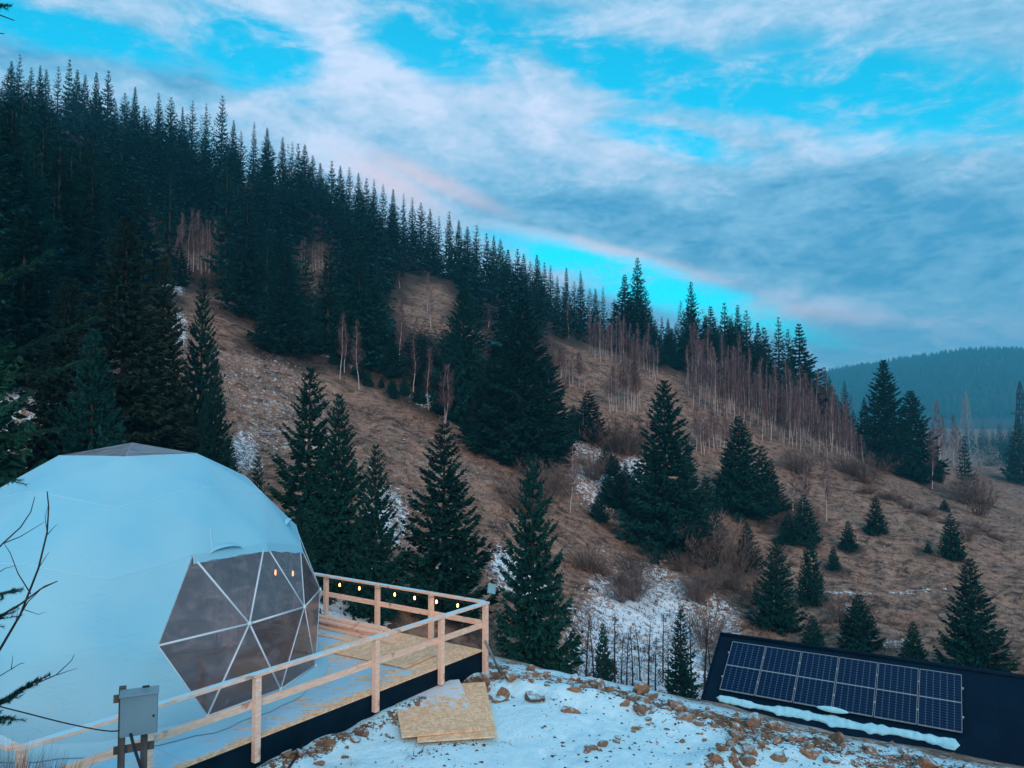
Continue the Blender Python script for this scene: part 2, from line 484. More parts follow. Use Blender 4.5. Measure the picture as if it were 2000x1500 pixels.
M['birch_bark'] = mat('birch_bark', f_birch, .8, .2)
two('birch_twig', (.15, .088, .102), (.26, .165, .17), 3, .9, 0)
two('shrub_twig', (.13, .085, .075), (.22, .15, .125), 3, .9, 0)
two('dry_grass', (.07, .042, .034), (.34, .215, .155), .5, .9, 0, co=pos)

# timber / boards
def f_timber(t, b):
    co = obj_co(t)
    g = t.noise(t.mapping(co, scale=(2, 14, 14)), 3.0, 5, .6, .8)
    kn = t.noise(co, 3.4, 2, .5)
    c = t.mix(t.ss(g, .35, .65), (.82, .47, .33), (.95, .68, .55))
    c = t.mix(t.m('MULTIPLY', t.ss(kn, .62, .72), .75), c, (.34, .16, .085))
    c = t.mix(t.m('MULTIPLY', rnd(t), .18), c, (.62, .38, .25))
    t.put(b.inputs['Base Color'], c)
    bump(t, b, g, .15, .004)
M['timber'] = mat('fresh_pine_timber', f_timber, .7, .25)
def f_timber_snow(t, b):
    f_timber(t, b)
    base = b.inputs['Base Color'].links[0].from_socket
    t.put(b.inputs['Base Color'], snow_on(t, b, base, pos(t), .52, 3.5, (.35, .6)))
M['timber_snow'] = mat('pine_timber_with_thin_snow', f_timber_snow, .75, .2)
def osb_colour(t, co):
    v = t.n('ShaderNodeTexVoronoi', feature='F1'); t.put(v.inputs['Vector'], t.mapping(co, scale=(1, 2.6, 1), rot=(0, 0, .5))); v.inputs['Scale'].default_value = 13
    v2 = t.n('ShaderNodeTexVoronoi', feature='F1'); t.put(v2.inputs['Vector'], t.mapping(co, scale=(2.4, 1, 1), rot=(0, 0, -.3))); v2.inputs['Scale'].default_value = 11
    s1 = t.n('ShaderNodeSeparateColor'); t.put(s1.inputs[0], v.outputs['Color'])
    s2 = t.n('ShaderNodeSeparateColor'); t.put(s2.inputs[0], v2.outputs['Color'])
    f = t.m('MULTIPLY', t.m('ADD', s1.outputs[0], s2.outputs[1]), .5)
    return t.mix(t.ss(f, .15, .85), (.74, .41, .23), (.94, .62, .39)), f
def f_osb(t, b):
    c, f = osb_colour(t, obj_co(t))
    t.put(b.inputs['Base Color'], c); bump(t, b, f, .25, .003)
M['osb'] = mat('strand_board', f_osb, .75, .2)
def f_osb_snow(t, b):
    co = obj_co(t)
    c, f = osb_colour(t, co)
    sp = t.n('ShaderNodeSeparateXYZ'); t.put(sp.inputs[0], co)
    n = t.noise(co, 5.0, 6, .68, .5)
    k = t.m('ADD', n, t.m('MULTIPLY', sp.outputs[1], .24))
    g = t.n('ShaderNodeNewGeometry'); sg = t.n('ShaderNodeSeparateXYZ'); t.put(sg.inputs[0], g.outputs['Normal'])
    k = t.m('MULTIPLY', t.ss(k, .47, .62), t.ss(sg.outputs[2], .6, .8))
    t.put(b.inputs['Base Color'], t.mix(t.m('MULTIPLY', k, .92), c, (.68, .74, .80)))
    bump(t, b, t.m('ADD', f, t.m('MULTIPLY', k, 2.0)), .3, .006)
M['osb_snow'] = mat('strand_board_dusted_with_snow', f_osb_snow, .8, .2)
def f_deck(t, b):
    p = pos(t)
    c, f = osb_colour(t, p)
    n = t.noise(t.mapping(p, scale=(1, 1, 1), rot=(0, 0, R_(-30))), 1.0, 5, .62, .4)
    n2 = t.noise(t.mapping(p, scale=(.7, 4.5, 1), rot=(0, 0, R_(25))), 2.2, 5, .65, .3)
    bare = t.n('ShaderNodeAttribute', attribute_name='bare').outputs['Fac']
    k = t.m('ADD', t.m('MULTIPLY', n, .5), t.m('MULTIPLY', n2, .7))
    k = t.m('ADD', k, t.m('MULTIPLY', bare, .5))
    s = t.ss(k, .79, .70)
    g = t.n('ShaderNodeNewGeometry'); sg = t.n('ShaderNodeSeparateXYZ'); t.put(sg.inputs[0], g.outputs['Normal'])
    s = t.m('MULTIPLY', s, t.ss(sg.outputs[2], .5, .8))
    sc = t.mix(t.ss(n2, .35, .6), (.46, .62, .76), (.32, .68, .84))
    t.put(b.inputs['Base Color'], t.mix(s, c, sc))
    bump(t, b, t.m('ADD', t.m('MULTIPLY', s, 1.0), t.m('MULTIPLY', n2, .5)), .35, .012)
M['deck'] = mat('snowy_strand_board_floor', f_deck, .8, .2)
two('fascia', (.0006, .008, .018), (.002, .016, .030), 2.5, .6, .2, .004, .08)
def f_canvas(t, b):
    co = obj_co(t)
    n = t.noise(co, .8, 3, .5)
    wr = t.noise(t.mapping(co, scale=(1, 1, 2.4), rot=(0, .3, .4)), 3.2, 4, .55, 1.6)
    wr2 = t.noise(co, 26, 3, .5)
    sp = t.n('ShaderNodeSeparateXYZ'); t.put(sp.inputs[0], co)
    stn = t.noise(t.mapping(co, scale=(3.5, 3.5, .35)), 2.0, 5, .6)
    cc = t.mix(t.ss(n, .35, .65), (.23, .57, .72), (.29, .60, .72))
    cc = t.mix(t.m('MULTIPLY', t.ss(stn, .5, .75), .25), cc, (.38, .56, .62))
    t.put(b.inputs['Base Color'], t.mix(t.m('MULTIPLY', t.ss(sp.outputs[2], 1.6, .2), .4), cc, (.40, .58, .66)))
    fold = t.m('MULTIPLY', t.ss(wr, .50, .74), t.ss(t.noise(co, .55, 2, .5), .46, .62))
    h = t.m('ADD', t.m('MULTIPLY', fold, 2.4), t.m('MULTIPLY', wr2, .04))
    bump(t, b, h, .15, .03)
M['canvas'] = mat('white_canvas', f_canvas, .62, .3)
two('canvas_inner', (.50, .44, .43), (.62, .54, .52), 1.2, .85, 0)
two('seam', (.44, .74, .86), (.5, .78, .88), 4, .6, 0)
two('white_metal', (.62, .70, .76), (.72, .78, .82), 5, .4, 0, spec=.4)
def f_clear(name, tint, gl, rough, wav):
    m = bpy.data.materials.new(name); m.use_nodes = True
    t = NT(m.node_tree)
    out = t.n('ShaderNodeOutputMaterial')
    tr = t.n('ShaderNodeBsdfTransparent'); tr.inputs[0].default_value = (*tint, 1)
    g = t.n('ShaderNodeBsdfGlossy'); g.inputs['Roughness'].default_value = rough; g.inputs[0].default_value = (.9, .9, .92, 1)
    co = obj_co(t)
    n = t.noise(t.mapping(co, scale=(1, 1, 1.7)), 2.6, 4, .55, 1.2)
    bn = t.n('ShaderNodeBump'); bn.inputs['Strength'].default_value = wav; bn.inputs['Distance'].default_value = .05
    t.put(bn.inputs['Height'], n); t.put(g.inputs['Normal'], bn.outputs[0])
    lw = t.n('ShaderNodeLayerWeight'); lw.inputs[0].default_value = .32
    d = t.n('ShaderNodeBsdfDiffuse'); d.inputs[0].default_value = (.60, .46, .47, 1)
    t.put(d.inputs['Normal'], bn.outputs[0])
    mx = t.n('ShaderNodeMixShader'); t.put(mx.inputs[0], t.m('ADD', t.m('MULTIPLY', lw.outputs['Fresnel'], .9), gl, clamp=True))
    t.t.links.new(tr.outputs[0], mx.inputs[1]); t.t.links.new(g.outputs[0], mx.inputs[2])
    m2 = t.n('ShaderNodeMixShader')                              # pinkish veil: light seen in the panes, put into the diffuse colour
    t.put(m2.inputs[0], t.m('ADD', .14, t.m('MULTIPLY', t.ss(n, .4, .8), .18)))
    t.t.links.new(mx.outputs[0], m2.inputs[1]); t.t.links.new(d.outputs[0], m2.inputs[2])
    t.t.links.new(m2.outputs[0], out.inputs[0])
    return m
M['film'] = f_clear('clear_window_film', (.72, .69, .73), .08, .08, .10)
M['skylight_film'] = f_clear('clear_skylight_film', (.62, .66, .72), .12, .22, .3)
two('cabinet', (.14, .23, .27), (.18, .27, .31), 2.0, .45, .05, .002, .4)
two('weathered_wood', (.07, .06, .055), (.16, .13, .11), 7, .9, .5, .01, .1, (1, 1, .2))
two('black_rubber', (.010, .014, .018), (.02, .026, .03), 5, .5, 0)
two('grey_pipe', (.12, .16, .19), (.2, .25, .28), 5, .45, 0, spec=.4)
two('roof_sheet', (.0006, .009, .024), (.001, .014, .034), 1.2, .65, .1, .004, .08)
two('alu', (.26, .34, .40), (.34, .42, .47), 5, .35, 0, spec=.5)
def f_cells(t, b):
    co = obj_co(t)                                          # metres on the panel, x across, y up the slope
    sp = t.n('ShaderNodeSeparateXYZ'); t.put(sp.inputs[0], co)
    fx = t.m('FRACT', t.m('DIVIDE', t.m('ADD', sp.outputs[0], .501), .167))
    fy = t.m('FRACT', t.m('DIVIDE', t.m('ADD', sp.outputs[1], 5.0), .084))
    ex = t.m('LESS_THAN', t.m('MINIMUM', fx, t.m('SUBTRACT', 1.0, fx)), .05)
    ey = t.m('LESS_THAN', t.m('MINIMUM', fy, t.m('SUBTRACT', 1.0, fy)), .06)
    dia = t.m('LESS_THAN', t.m('ADD', t.m('MINIMUM', fx, t.m('SUBTRACT', 1.0, fx)), t.m('MULTIPLY', t.m('MINIMUM', fy, t.m('SUBTRACT', 1.0, fy)), .5)), .13)
    gridm = t.m('MAXIMUM', t.m('MULTIPLY', t.m('MAXIMUM', ex, ey), .12), t.m('MULTIPLY', dia, .28))
    t.put(b.inputs['Base Color'], t.mix(gridm, (.0006, .012, .045), (.22, .42, .56)))
M['cells'] = mat('solar_cells', f_cells, .2, .12)
def f_rock(t, b):
    co = obj_co(t)
    n = t.noise(co, 4.0, 5, .65)
    c = t.mix(t.ss(n, .3, .7), (.17, .085, .05), (.40, .215, .125))
    c = t.mix(t.m('MULTIPLY', rnd(t), .6), c, (.16, .12, .10))
    c = snow_on(t, b, c, pos(t), .56, 9.0)
    t.put(b.inputs['Base Color'], c); bump(t, b, n, .6, .03)
M['rock'] = mat('brown_stone', f_rock, .9, .15)
def f_snow(t, b):
    n = t.noise(pos(t), 7, 5, .6)
    t.put(b.inputs['Base Color'], t.mix(t.ss(n, .3, .7), (.30, .70, .84), (.42, .78, .90)))
    bump(t, b, n, .4, .03)
M['snow'] = mat('snow', f_snow, .85, .2)
def f_emit(name, col, s):
    m = bpy.data.materials.new(name); m.use_nodes = True
    t = NT(m.node_tree); out = t.n('ShaderNodeOutputMaterial'); em = t.n('ShaderNodeEmission')
    em.inputs[0].default_value = (*col, 1); em.inputs[1].default_value = s
    t.t.links.new(em.outputs[0], out.inputs[0]); return m
M['lamp_glow'] = f_emit('dim_lamp', (1.0, .45, .15), 2.2)
M['bulb'] = f_emit('lit_bulb', (1.0, .40, .12), 7)
two('bedding', (.34, .25, .21), (.46, .34, .29), 3, .9, .3, .02)
two('dark_wood', (.06, .04, .032), (.12, .075, .055), 4, .6, .2, .004, .3, (1, 5, 1))
two('pylon_steel', (.20, .26, .30), (.26, .32, .36), 1, .6, 0)
two('pylon_dark', (.02, .05, .07), (.03, .06, .08), 1, .6, 0)
two('lamp_panel', (.16, .30, .34), (.2, .34, .38), 5, .4, 0)

# ------------------------------------------------------------------ the ground sheet
az = np.concatenate([np.linspace(-180, -50, 45, endpoint=False), np.linspace(-50, 50, 430, endpoint=False), np.linspace(50, 180, 45, endpoint=False)]) * math.pi / 180
rr = [1.2]
while rr[-1] < 2900:
    r = rr[-1]
    rr.append(r * (1.05 if r < 8 else 1.0075 if r < 19 else 1.03 if r < 34 else 1.0095 if r < 125 else 1.02 if r < 300 else 1.05))
rr = np.array(rr)
GA, GR = np.meshgrid(az, rr, indexing='ij')
GX, GY = GR * np.sin(GA), GR * np.cos(GA)
GZ = H(GX, GY)
na, nr = GX.shape
tv = np.stack([GX.ravel(), GY.ravel(), GZ.ravel()], 1)
ia = np.arange(na); ja = np.arange(nr - 1)
I, J = np.meshgrid(ia, ja, indexing='ij'); I2 = (I + 1) % na
tf = np.stack([I * nr + J, I2 * nr + J, I2 * nr + J + 1, I * nr + J + 1], -1).reshape(-1, 4)[:, ::-1]
tv = np.vstack([tv, [[0, 0, h1(0, 0)]]])
gm = np_mesh('ground', tv, tf, M['terrain'], True)
gx, gy = tv[:, 0], tv[:, 1]
cd = crest_dist(gx, gy)
yard = sstep(cd, 2.4, .6) * sstep(np.hypot(gx, gy), 60, 40)
soil = np.exp(-((cd - .35) / .6) ** 2) * .55 + np.where(cd > .8, .45 * sstep(cd, .8, 1.6), 0)
soil += .45 * np.exp(-(((gx - 3.3) * .8 + (gy - 12.2) * .6) / .8) ** 2 - ((-(gx - 3.3) * .6 + (gy - 12.2) * .8) / .35) ** 2)
soil += .10 * sstep(gx, 1.0, 5.0)
_q = np.linalg.solve(np.array([[-.5895, -.8078], [-.826, .564]]).T, np.stack([gx + .57, gy - 15.5]))
soil += .55 * np.exp(-((_q[1] + .28) / .26) ** 2) * sstep(_q[0], -.3, .6) * sstep(_q[0], 9.5, 8)
snow = np.zeros(len(tv))
def ell(px, py, rx, ry, amt):
    c = ground(px, py); a = ground(px, py - ry); b = ground(px, py + ry)
    if c is None or a is None or b is None: return
    ax = np.array([rx * c[1] / 1500, 0]); v = (a - b)[:2] / 2
    v = v if np.hypot(*v) > .5 else np.array([0, .6])
    Mi = np.linalg.inv(np.array([ax, v]).T)
    q = Mi @ np.stack([gx - c[0], gy - c[1]])
    np.maximum(snow, amt * sstep(np.hypot(q[0], q[1]), 1.35, .45), out=snow)
for e_ in ((455, 760, 45, 70, .34), (445, 700, 30, 30, .34), (335, 560, 30, 25, .6), (350, 640, 22, 50, .6), (480, 890, 40, 50, .62), (760, 1000, 50, 80, .62),
           (840, 782, 45, 14, .75), (895, 815, 45, 18, .75), (1110, 825, 20, 20, .6), (1150, 870, 70, 35, .55), (1170, 950, 70, 45, .62), (1240, 930, 40, 55, .66), (1160, 990, 50, 10, .6), (1370, 1010, 30, 55, .7),
           (1270, 1268, 190, 80, .82), (1400, 1220, 60, 60, .6), (20, 700, 70, 90, .66), (40, 860, 60, 40, .5), (680, 1190, 90, 40, .9), (1010, 1120, 80, 60, .75), (880, 1100, 60, 60, .6),
           (1650, 1157, 80, 5, .6), (1800, 1150, 100, 4, .5), (1660, 1185, 30, 12, .5), (1680, 1240, 40, 14, .45), (512, 622, 20, 12, .6), (625, 685, 25, 10, .6), (690, 705, 16, 14, .6), (1760, 1250, 60, 16, .4), (1450, 1300, 80, 60, .6), (560, 790, 150, 140, .36), (820, 900, 200, 130, .28), (1120, 1020, 160, 120, .22), (1750, 1120, 260, 120, .14), (1500, 1100, 160, 100, .2), (1000, 1000, 120, 120, .22)):
    ell(*e_)
dark_ground = np.zeros(len(tv))
for n_, a_ in (('snow', snow), ('yard', yard), ('soil', soil)):
    at_ = gm.attributes.new(n_, 'FLOAT', 'POINT'); at_.data.foreach_set('value', a_.astype(np.float32))
ground_o = tag(link('ground', gm), kind='structure')

# ------------------------------------------------------------------ spruces
def spruce_mesh(seed, h, rad, nb, nt, base=.04, power=.8, upturn=.35, cross=True, ragged=.25, droop=.35, tw=1.0, whorls=26):
    """crown of a Norway spruce: tiers of drooping boughs, every bough a spray of small needle-covered twigs"""
    rg = np.random.RandomState(seed)
    vs, fs = [], []
    n = 0
    lobes = rg.uniform(.75, 1.2, 7)
    for i in range(nb):
        t = base + (1 - base) * (int(i * whorls / nb) + .5 + rg.normal(0, .19)) / whorls
        t = min(max(t, base), .985)
        a = i * 2.39996 + rg.uniform(-.5, .5)
        k = (1 - t)
        L = rad * (k ** power) * rg.uniform(1 - ragged, 1 + ragged * .7) * (lobes[int((a % 6.283) / 6.284 * 7)] * .4 + .6) + .05 * rad
        if t < base + .08: L *= .82
        z0 = t * h
        slope = .75 * t ** 2 - droop * (1 - t)
        s = np.linspace(0, 1, 5)
        out = np.array([math.cos(a), math.sin(a), 0]); side = np.array([-math.sin(a), math.cos(a), 0])
        zz = L * (slope * s + upturn * s ** 3 * (1 - t * .5) - .22 * (1 - t) * np.sin(s * math.pi))
        nn = max(5, int(nt * (.35 + .65 * k)))
        u = rg.uniform(.12, 1.0, nn) ** .8
        sgn = rg.choice([-1, 1], nn)
        p0 = out[None] * (u * L)[:, None]
        p0[:, 2] += z0 + np.interp(u, s, zz)
        ang = rg.uniform(.35, 1.15, nn)
        tl = tw * (.40 * L * (1.08 - u * .75) * rg.uniform(.6, 1.3, nn) + .035 * rad)
        d = out[None] * np.cos(ang)[:, None] + side[None] * (np.sin(ang) * sgn)[:, None]
        d[:, 2] = rg.uniform(-.75, .12, nn) * (1 - .6 * t)
        ntip = nn // 6 + 1
        d[:ntip] = out; d[:ntip, 2] = slope + upturn; p0[:ntip] = out * L * .72; p0[:ntip, 2] += z0 + np.interp(.72, s, zz)
        tl[:ntip] = L * .3
        d /= np.linalg.norm(d, axis=1)[:, None]
        wv = tl * rg.uniform(.13, .24, nn) + .006 * rad
        up = np.cross(d, np.array([0, 0, 1.0])); up /= (np.linalg.norm(up, axis=1)[:, None] + 1e-6)
        up2 = np.cross(d, up)
        rot = rg.uniform(-.6, .6, nn)[:, None]
        up = up * np.cos(rot) + up2 * np.sin(rot); up2 = np.cross(d, up)
        for ax in ((up, up2) if cross else (up,)):
            A = p0; B = p0 + d * (tl * .45)[:, None] + ax * wv[:, None]
            Cc = p0 + d * tl[:, None]; Cc[:, 2] -= tl * .10
            D = p0 + d * (tl * .45)[:, None] - ax * wv[:, None]
            vs.append(np.stack([A, B, Cc, D], 1).reshape(-1, 3))
            q = n + np.arange(nn)[:, None] * 4
            fs.append(np.hstack([q, q + 1, q + 2, q + 3])); n += nn * 4
        # the bough itself
        bw = .045 * L + .004 * h * k
        P = out[None] * (s * L)[:, None]; P[:, 2] += z0 + zz
        wv = bw * (1 - s * .85)
        vs.append(np.stack([P + side * wv[:, None], P - side * wv[:, None]], 1).reshape(-1, 3))
        q = n + np.arange(4)[:, None] * 2
        fs.append(np.hstack([q, q + 1, q + 3, q + 2])); n += 10
    # leader
    vs.append(np.array([[.012 * rad, 0, h * .93], [0, .02 * rad + .01, h * .93], [-.02 * rad, -.01, h * .93], [0, 0, h * 1.01]])); 
    fs.append(np.array([[n, n + 1, n + 3, n + 3], [n + 1, n + 2, n + 3, n + 3], [n + 2, n, n + 3, n + 3]]) if False else np.array([[n, n + 1, n + 2, n + 3]]))
    return np.vstack(vs), np.vstack(fs)
def trunk_mesh(name, h, r, mat_, lean=.0, seg=7):
    mb = MB()
    mb.tube([(0, 0, -.6), (0, 0, .02 * h), (lean * .3, 0, h * .4), (lean, 0, h * .97)], [r * 1.25, r, r * .66, r * .06], seg)
    return mb.mesh(name, mat_, True)
KIND = {}
def spruce_kind(key, n, h, rad, nb, nt, mt, **kw):
    KIND[key] = []
    for i in range(n):
        kv = dict(kw); wr = 1 + .08 * math.sin(i * 2.3); nbi = nb
        if key.startswith('forest'):
            kv['power'] = (.9, .72, 1.12, .82, 1.0, .65, 1.2)[i % 7]; wr = (1.0, .85, 1.2, .75, 1.1, .7, 1.3)[i % 7]
            kv['whorls'] = (25, 19, 28, 22, 16, 20, 24)[i % 7]; nbi = int(nb * (1, .7, 1.1, .8, .75, .6, 1.1)[i % 7])
        v, f = spruce_mesh(sum(map(ord, key)) * 13 + i * 7, h, rad * wr, nbi, nt, **kv)
        KIND[key].append((np_mesh('crown', v, f, M[mt]), trunk_mesh('trunk', h, h * .014 + .02, M['bark']), h))
spruce_kind('near', 4, 10.0, 2.05, 340, 58, 'needles', upturn=.46, droop=.30, ragged=.45, tw=.60, whorls=25)
spruce_kind('slim', 3, 10.0, 1.45, 330, 34, 'needles', upturn=.42, droop=.42, ragged=.35, tw=.8)
spruce_kind('big', 3, 18.0, 3.9, 470, 46, 'needles', upturn=.3, droop=.32, ragged=.48, tw=.64, whorls=33)
spruce_kind('forest', 7, 20.0, 3.3, 330, 22, 'needles', base=.06, upturn=.3, droop=.30, ragged=.55, power=.9, tw=.85, whorls=25)
spruce_kind('forest_pale', 3, 20.0, 3.5, 330, 22, 'needles_pale', base=.06, upturn=.3, droop=.32, ragged=.5, power=.85, tw=.9, whorls=26)
spruce_kind('young', 4, 4.0, 1.05, 240, 24, 'needles', base=.0, upturn=.35, droop=.12, power=.75, whorls=17)
spruce_kind('green', 2, 12.0, 3.0, 420, 52, 'needles_green', upturn=.30, droop=.38, ragged=.4, tw=.7)
spruce_kind('mossy', 2, 16.0, 3.2, 420, 46, 'needles_brown', upturn=.25, droop=.42, ragged=.45, tw=.72)
TREES = []
def spruce(key, loc, h, width=1.0, label=None, group=None, rz=None, var=None):
    cm, tm, h0 = KIND[key][(len(TREES) * 5 + len(TREES) // 3) % len(KIND[key]) if var is None else var]
    r = random.Random(len(TREES) * 31 + 5)
    o = empty('spruce_tree', loc, r.uniform(0, 6.28) if rz is None else rz, label, 'spruce', group)
    s = h / h0
    o.scale = (s * width, s * width, s)
    link('crown', cm, o); link('trunk', tm, o)
    TREES.append((loc, h, key))
    return o
def spruce_px(key, px, ptip, pbase, label, group=None, width_px=None, Y=None, var=None):
    """a spruce whose foot and tip stand where the photograph shows them"""
    if Y is None:
        g = ground(px, pbase)
    else:
        x = (px - 1000) / 1500 * Y; g = np.array([x, Y, h1(x, Y)])
    tip = at(px, ptip, g[1])[2]
    h = max(tip - g[2], 1.0)
    cm, tm, h0 = KIND[key][0]
    rad = max(abs(v.co.x) for v in list(cm.vertices)[::7])
    wd = 1.0 if width_px is None else 1.12 * (width_px * g[1] / 1500 / 2) / (rad * h / h0)
    return spruce(key, (g[0], g[1], g[2] - .05), h, min(max(wd, .55), 1.7), label, group, var=var)
ORD = ['first', 'second', 'third', 'fourth', 'fifth', 'sixth', 'seventh', 'eighth', 'ninth', 'tenth', 'eleventh', 'twelfth', 'thirteenth', 'fourteenth', 'fifteenth', 'sixteenth', 'seventeenth', 'eighteenth', 'nineteenth', 'twentieth']
TENS = ['', '', 'twenty', 'thirty', 'forty', 'fifty', 'sixty', 'seventy', 'eighty', 'ninety']
def ordinal(n):
    if n <= 20: return ORD[n - 1]
    if n >= 100:
        return 'hundredth' if n == 100 else 'hundred-and-' + ordinal(n - 100)
    return {2: 'twentieth', 3: 'thirtieth', 4: 'fortieth', 5: 'fiftieth', 6: 'sixtieth', 7: 'seventieth', 8: 'eightieth', 9: 'ninetieth'}[n // 10] if n % 10 == 0 else TENS[n // 10] + '-' + ORD[n % 10 - 1]

# skyline of the ridge, left to right
SKYLINE = [(2, 118), (18, 104), (42, 130), (60, 126), (72, 134), (96, 128), (118, 113), (134, 135), (150, 145), (172, 140), (196, 136), (212, 195), (230, 180), (250, 168), (270, 205), (297, 180), (322, 188), (345, 207), (365, 195), (392, 200), (424, 185), (447, 233), (462, 255), (488, 236), (514, 248), (545, 265), (564, 275), (576, 278), (589, 281), (605, 302), (620, 317), (643, 312), (660, 322), (678, 325), (696, 336),
    (712, 346), (727, 348), (745, 358), (765, 368), (786, 377), (803, 384), (820, 394), (838, 406), (856, 420), (876, 411), (895, 428), (912, 441), (930, 438), (950, 453), (964, 458), (977, 466), (992, 486), (1011, 483), (1023, 494), (1036, 509), (1049, 496), (1064, 510), (1076, 516), (1089, 536), (1107, 521), (1123, 547), (1135, 527), (1153, 562), (1164, 562), (1179, 556), (1201, 582), (1222, 534), (1247, 501), (1262, 560),
    (1294, 616), (1306, 620), (1352, 548), (1390, 596), (1417, 588), (1443, 593), (1460, 604), (1482, 628), (1494, 636), (1523, 616), (1541, 640), (1563, 630), (1596, 722), (1620, 732), (1650, 742)]
RIDGE = np.array([(-100, 228), (50, 228), (400, 218), (600, 208), (800, 198), (1000, 188), (1150, 178), (1250, 168), (1350, 163), (1450, 161), (1560, 161), (1650, 168)], float)
rg = np.random.RandomState(3)
for i, (px, py) in enumerate(SKYLINE):
    Y = float(np.interp(px, RIDGE[:, 0], RIDGE[:, 1])) - rg.uniform(0, 10)
    x = (px - 1000) / 1500 * Y; z = h1(x, Y)
    h = at(px, py, Y)[2] - z
    while h > 26 and Y > 120:
        Y -= 4; x = (px - 1000) / 1500 * Y; z = h1(x, Y); h = at(px, py, Y)[2] - z
        if h > 27 and Y < 130: break
    h = max(h, 7)
    spruce('forest', (x, Y, z - .2), h, rg.uniform(.7, 1.3) * min(1.0, 20 / h) * (1.25 if px > 1190 else 1.0),
           f'{ordinal(i + 1)} spruce from the left along the ridge skyline', 'spruces along the ridge skyline')

# single spruces one can pick out on the slope
spruce_px('big', 1020, 582, 905, 'large dark spruce standing in the middle of the hillside', width_px=200, var=0)
spruce_px('big', 905, 552, 815, 'tall dark spruce just left of the large hillside spruce', width_px=130, var=1)
spruce_px('big', 1068, 690, 880, 'shorter spruce tucked against the right of the large hillside spruce', width_px=130, var=2)
spruce_px('big', 960, 700, 880, 'broad spruce tucked against the left of the large hillside spruce', width_px=140, var=2)
spruce_px('big', 1300, 742, 1078, 'tall ragged spruce right of centre above the snowy thicket', width_px=170, var=1)
spruce_px('big', 1345, 860, 1080, 'lower spruce close behind the right side of the tall ragged spruce', width_px=90, var=2)
spruce_px('big', 1445, 812, 1002, 'spruce behind a single white birch right of centre', width_px=130, var=0)
spruce_px('forest', 1508, 895, 1000, 'small spruce right of the spruce with the white birch', width_px=60)
spruce_px('young', 1150, 762, 850, 'low rounded spruce at the right foot of the large hillside spruce', width_px=85)
spruce_px('big', 1730, 703, 918, 'left and taller of two big spruces on the right shoulder', width_px=110, var=0)
spruce_px('big', 1782, 763, 935, 'right and shorter of two big spruces on the right shoulder', width_px=110, var=1)
spruce_px('forest', 1690, 776, 890, 'slim spruce left of the two big spruces on the right shoulder', width_px=50)
spruce_px('forest', 1668, 800, 880, 'short spruce left of the slim spruce on the right shoulder', width_px=40)
spruce_px('young', 1828, 888, 940, 'small dark spruce beside the two white birches at right', width_px=36)
spruce_px('forest', 1886, 850, 975, 'dark spruce below the pale pylon', width_px=46)
spruce_px('near', 605, 716, 1135, 'tall dark spruce behind the dome, nearest to its right side', width_px=185, Y=42, var=0)
spruce_px('near', 662, 768, 1140, 'second dark spruce right of the dome, close to the tall one', width_px=150, Y=39, var=1)
spruce_px('near', 735, 866, 1150, 'third dark spruce right of the dome, above the railing', width_px=130, Y=37, var=2)
spruce_px('near', 868, 826, 1180, 'feathery spruce with separate tiers above the deck corner', width_px=190, Y=40, var=3)
spruce_px('near', 1040, 884, 1325, 'bushy spruce rising right of the deck corner post', width_px=190, Y=33, var=1)
spruce_px('slim', 505, 880, 1010, 'small spruce peeking over the right shoulder of the dome', width_px=70, Y=40)
spruce_px('slim', 450, 850, 1000, 'small spruce just behind the dome top right', width_px=70, Y=45)
spruce_px('young', 590, 990, 1100, 'low spruce right against the dome window side', width_px=90, Y=30)
spruce_px('slim', 1325, 1180, 1350, 'slim dark spruce in the snowy thicket below the slope', width_px=85, Y=40)
spruce_px('young', 1175, 1215, 1290, 'little round spruce among bare stems in the snowy thicket', width_px=44, Y=42)
spruce_px('near', 1900, 1090, 1312, 'spruce with open tiers at the right behind the black roof', width_px=125, var=3)
spruce_px('young', 1712, 968, 1040, 'lone columnar young spruce on the open meadow', width_px=46)
spruce_px('young', 1657, 1016, 1068, 'small young spruce left below the columnar one', width_px=34)
spruce_px('young', 1628, 1066, 1108, 'smallest young spruce left on the open meadow', width_px=26)
spruce_px('young', 1858, 1003, 1087, 'bushy young spruce at the right on the open meadow', width_px=54)
spruce_px('young', 1845, 975, 999, 'tiny spruce above the bushy one on the meadow', width_px=22)
spruce_px('young', 1813, 1072, 1086, 'tiny dark seedling in the middle of the meadow', width_px=16)
spruce_px('young', 1584, 1045, 1175, 'narrow young spruce at the left edge of the meadow', width_px=60)
spruce_px('near', 1518, 1050, 1226, 'bushy dark spruce left of the narrow young spruce', width_px=115, var=2)
spruce_px('near', 1460, 1020, 1120, 'grey-green spruce beside bare shrubs left of the meadow', width_px=80, var=0)
spruce_px('young', 1572, 965, 1058, 'spruce clump beneath three thin birches', width_px=70)
spruce_px('young', 1540, 1000, 1060, 'small spruce left of the clump beneath thin birches', width_px=45)
spruce_px('young', 1680, 1160, 1262, 'round young spruce just above the black roof', width_px=84)
spruce_px('young', 1785, 1212, 1300, 'half-hidden young spruce at the ridge of the black roof', width_px=60)
spruce_px('young', 1588, 1200, 1262, 'small spruce left behind the black roof', width_px=50)
spruce_px('young', 1200, 890, 985, 'dark spruce on the snow patch right of the large hillside spruce', width_px=60)
spruce_px('young', 1245, 900, 1010, 'dark spruce on the snow patch left of the tall ragged spruce', width_px=56)
spruce_px('forest', 1992, 812, 945, 'dark spruce cut by the right edge of the picture', width_px=60)
spruce_px('forest', 1977, 850, 938, 'dark spruce next to the one at the right edge', width_px=40)
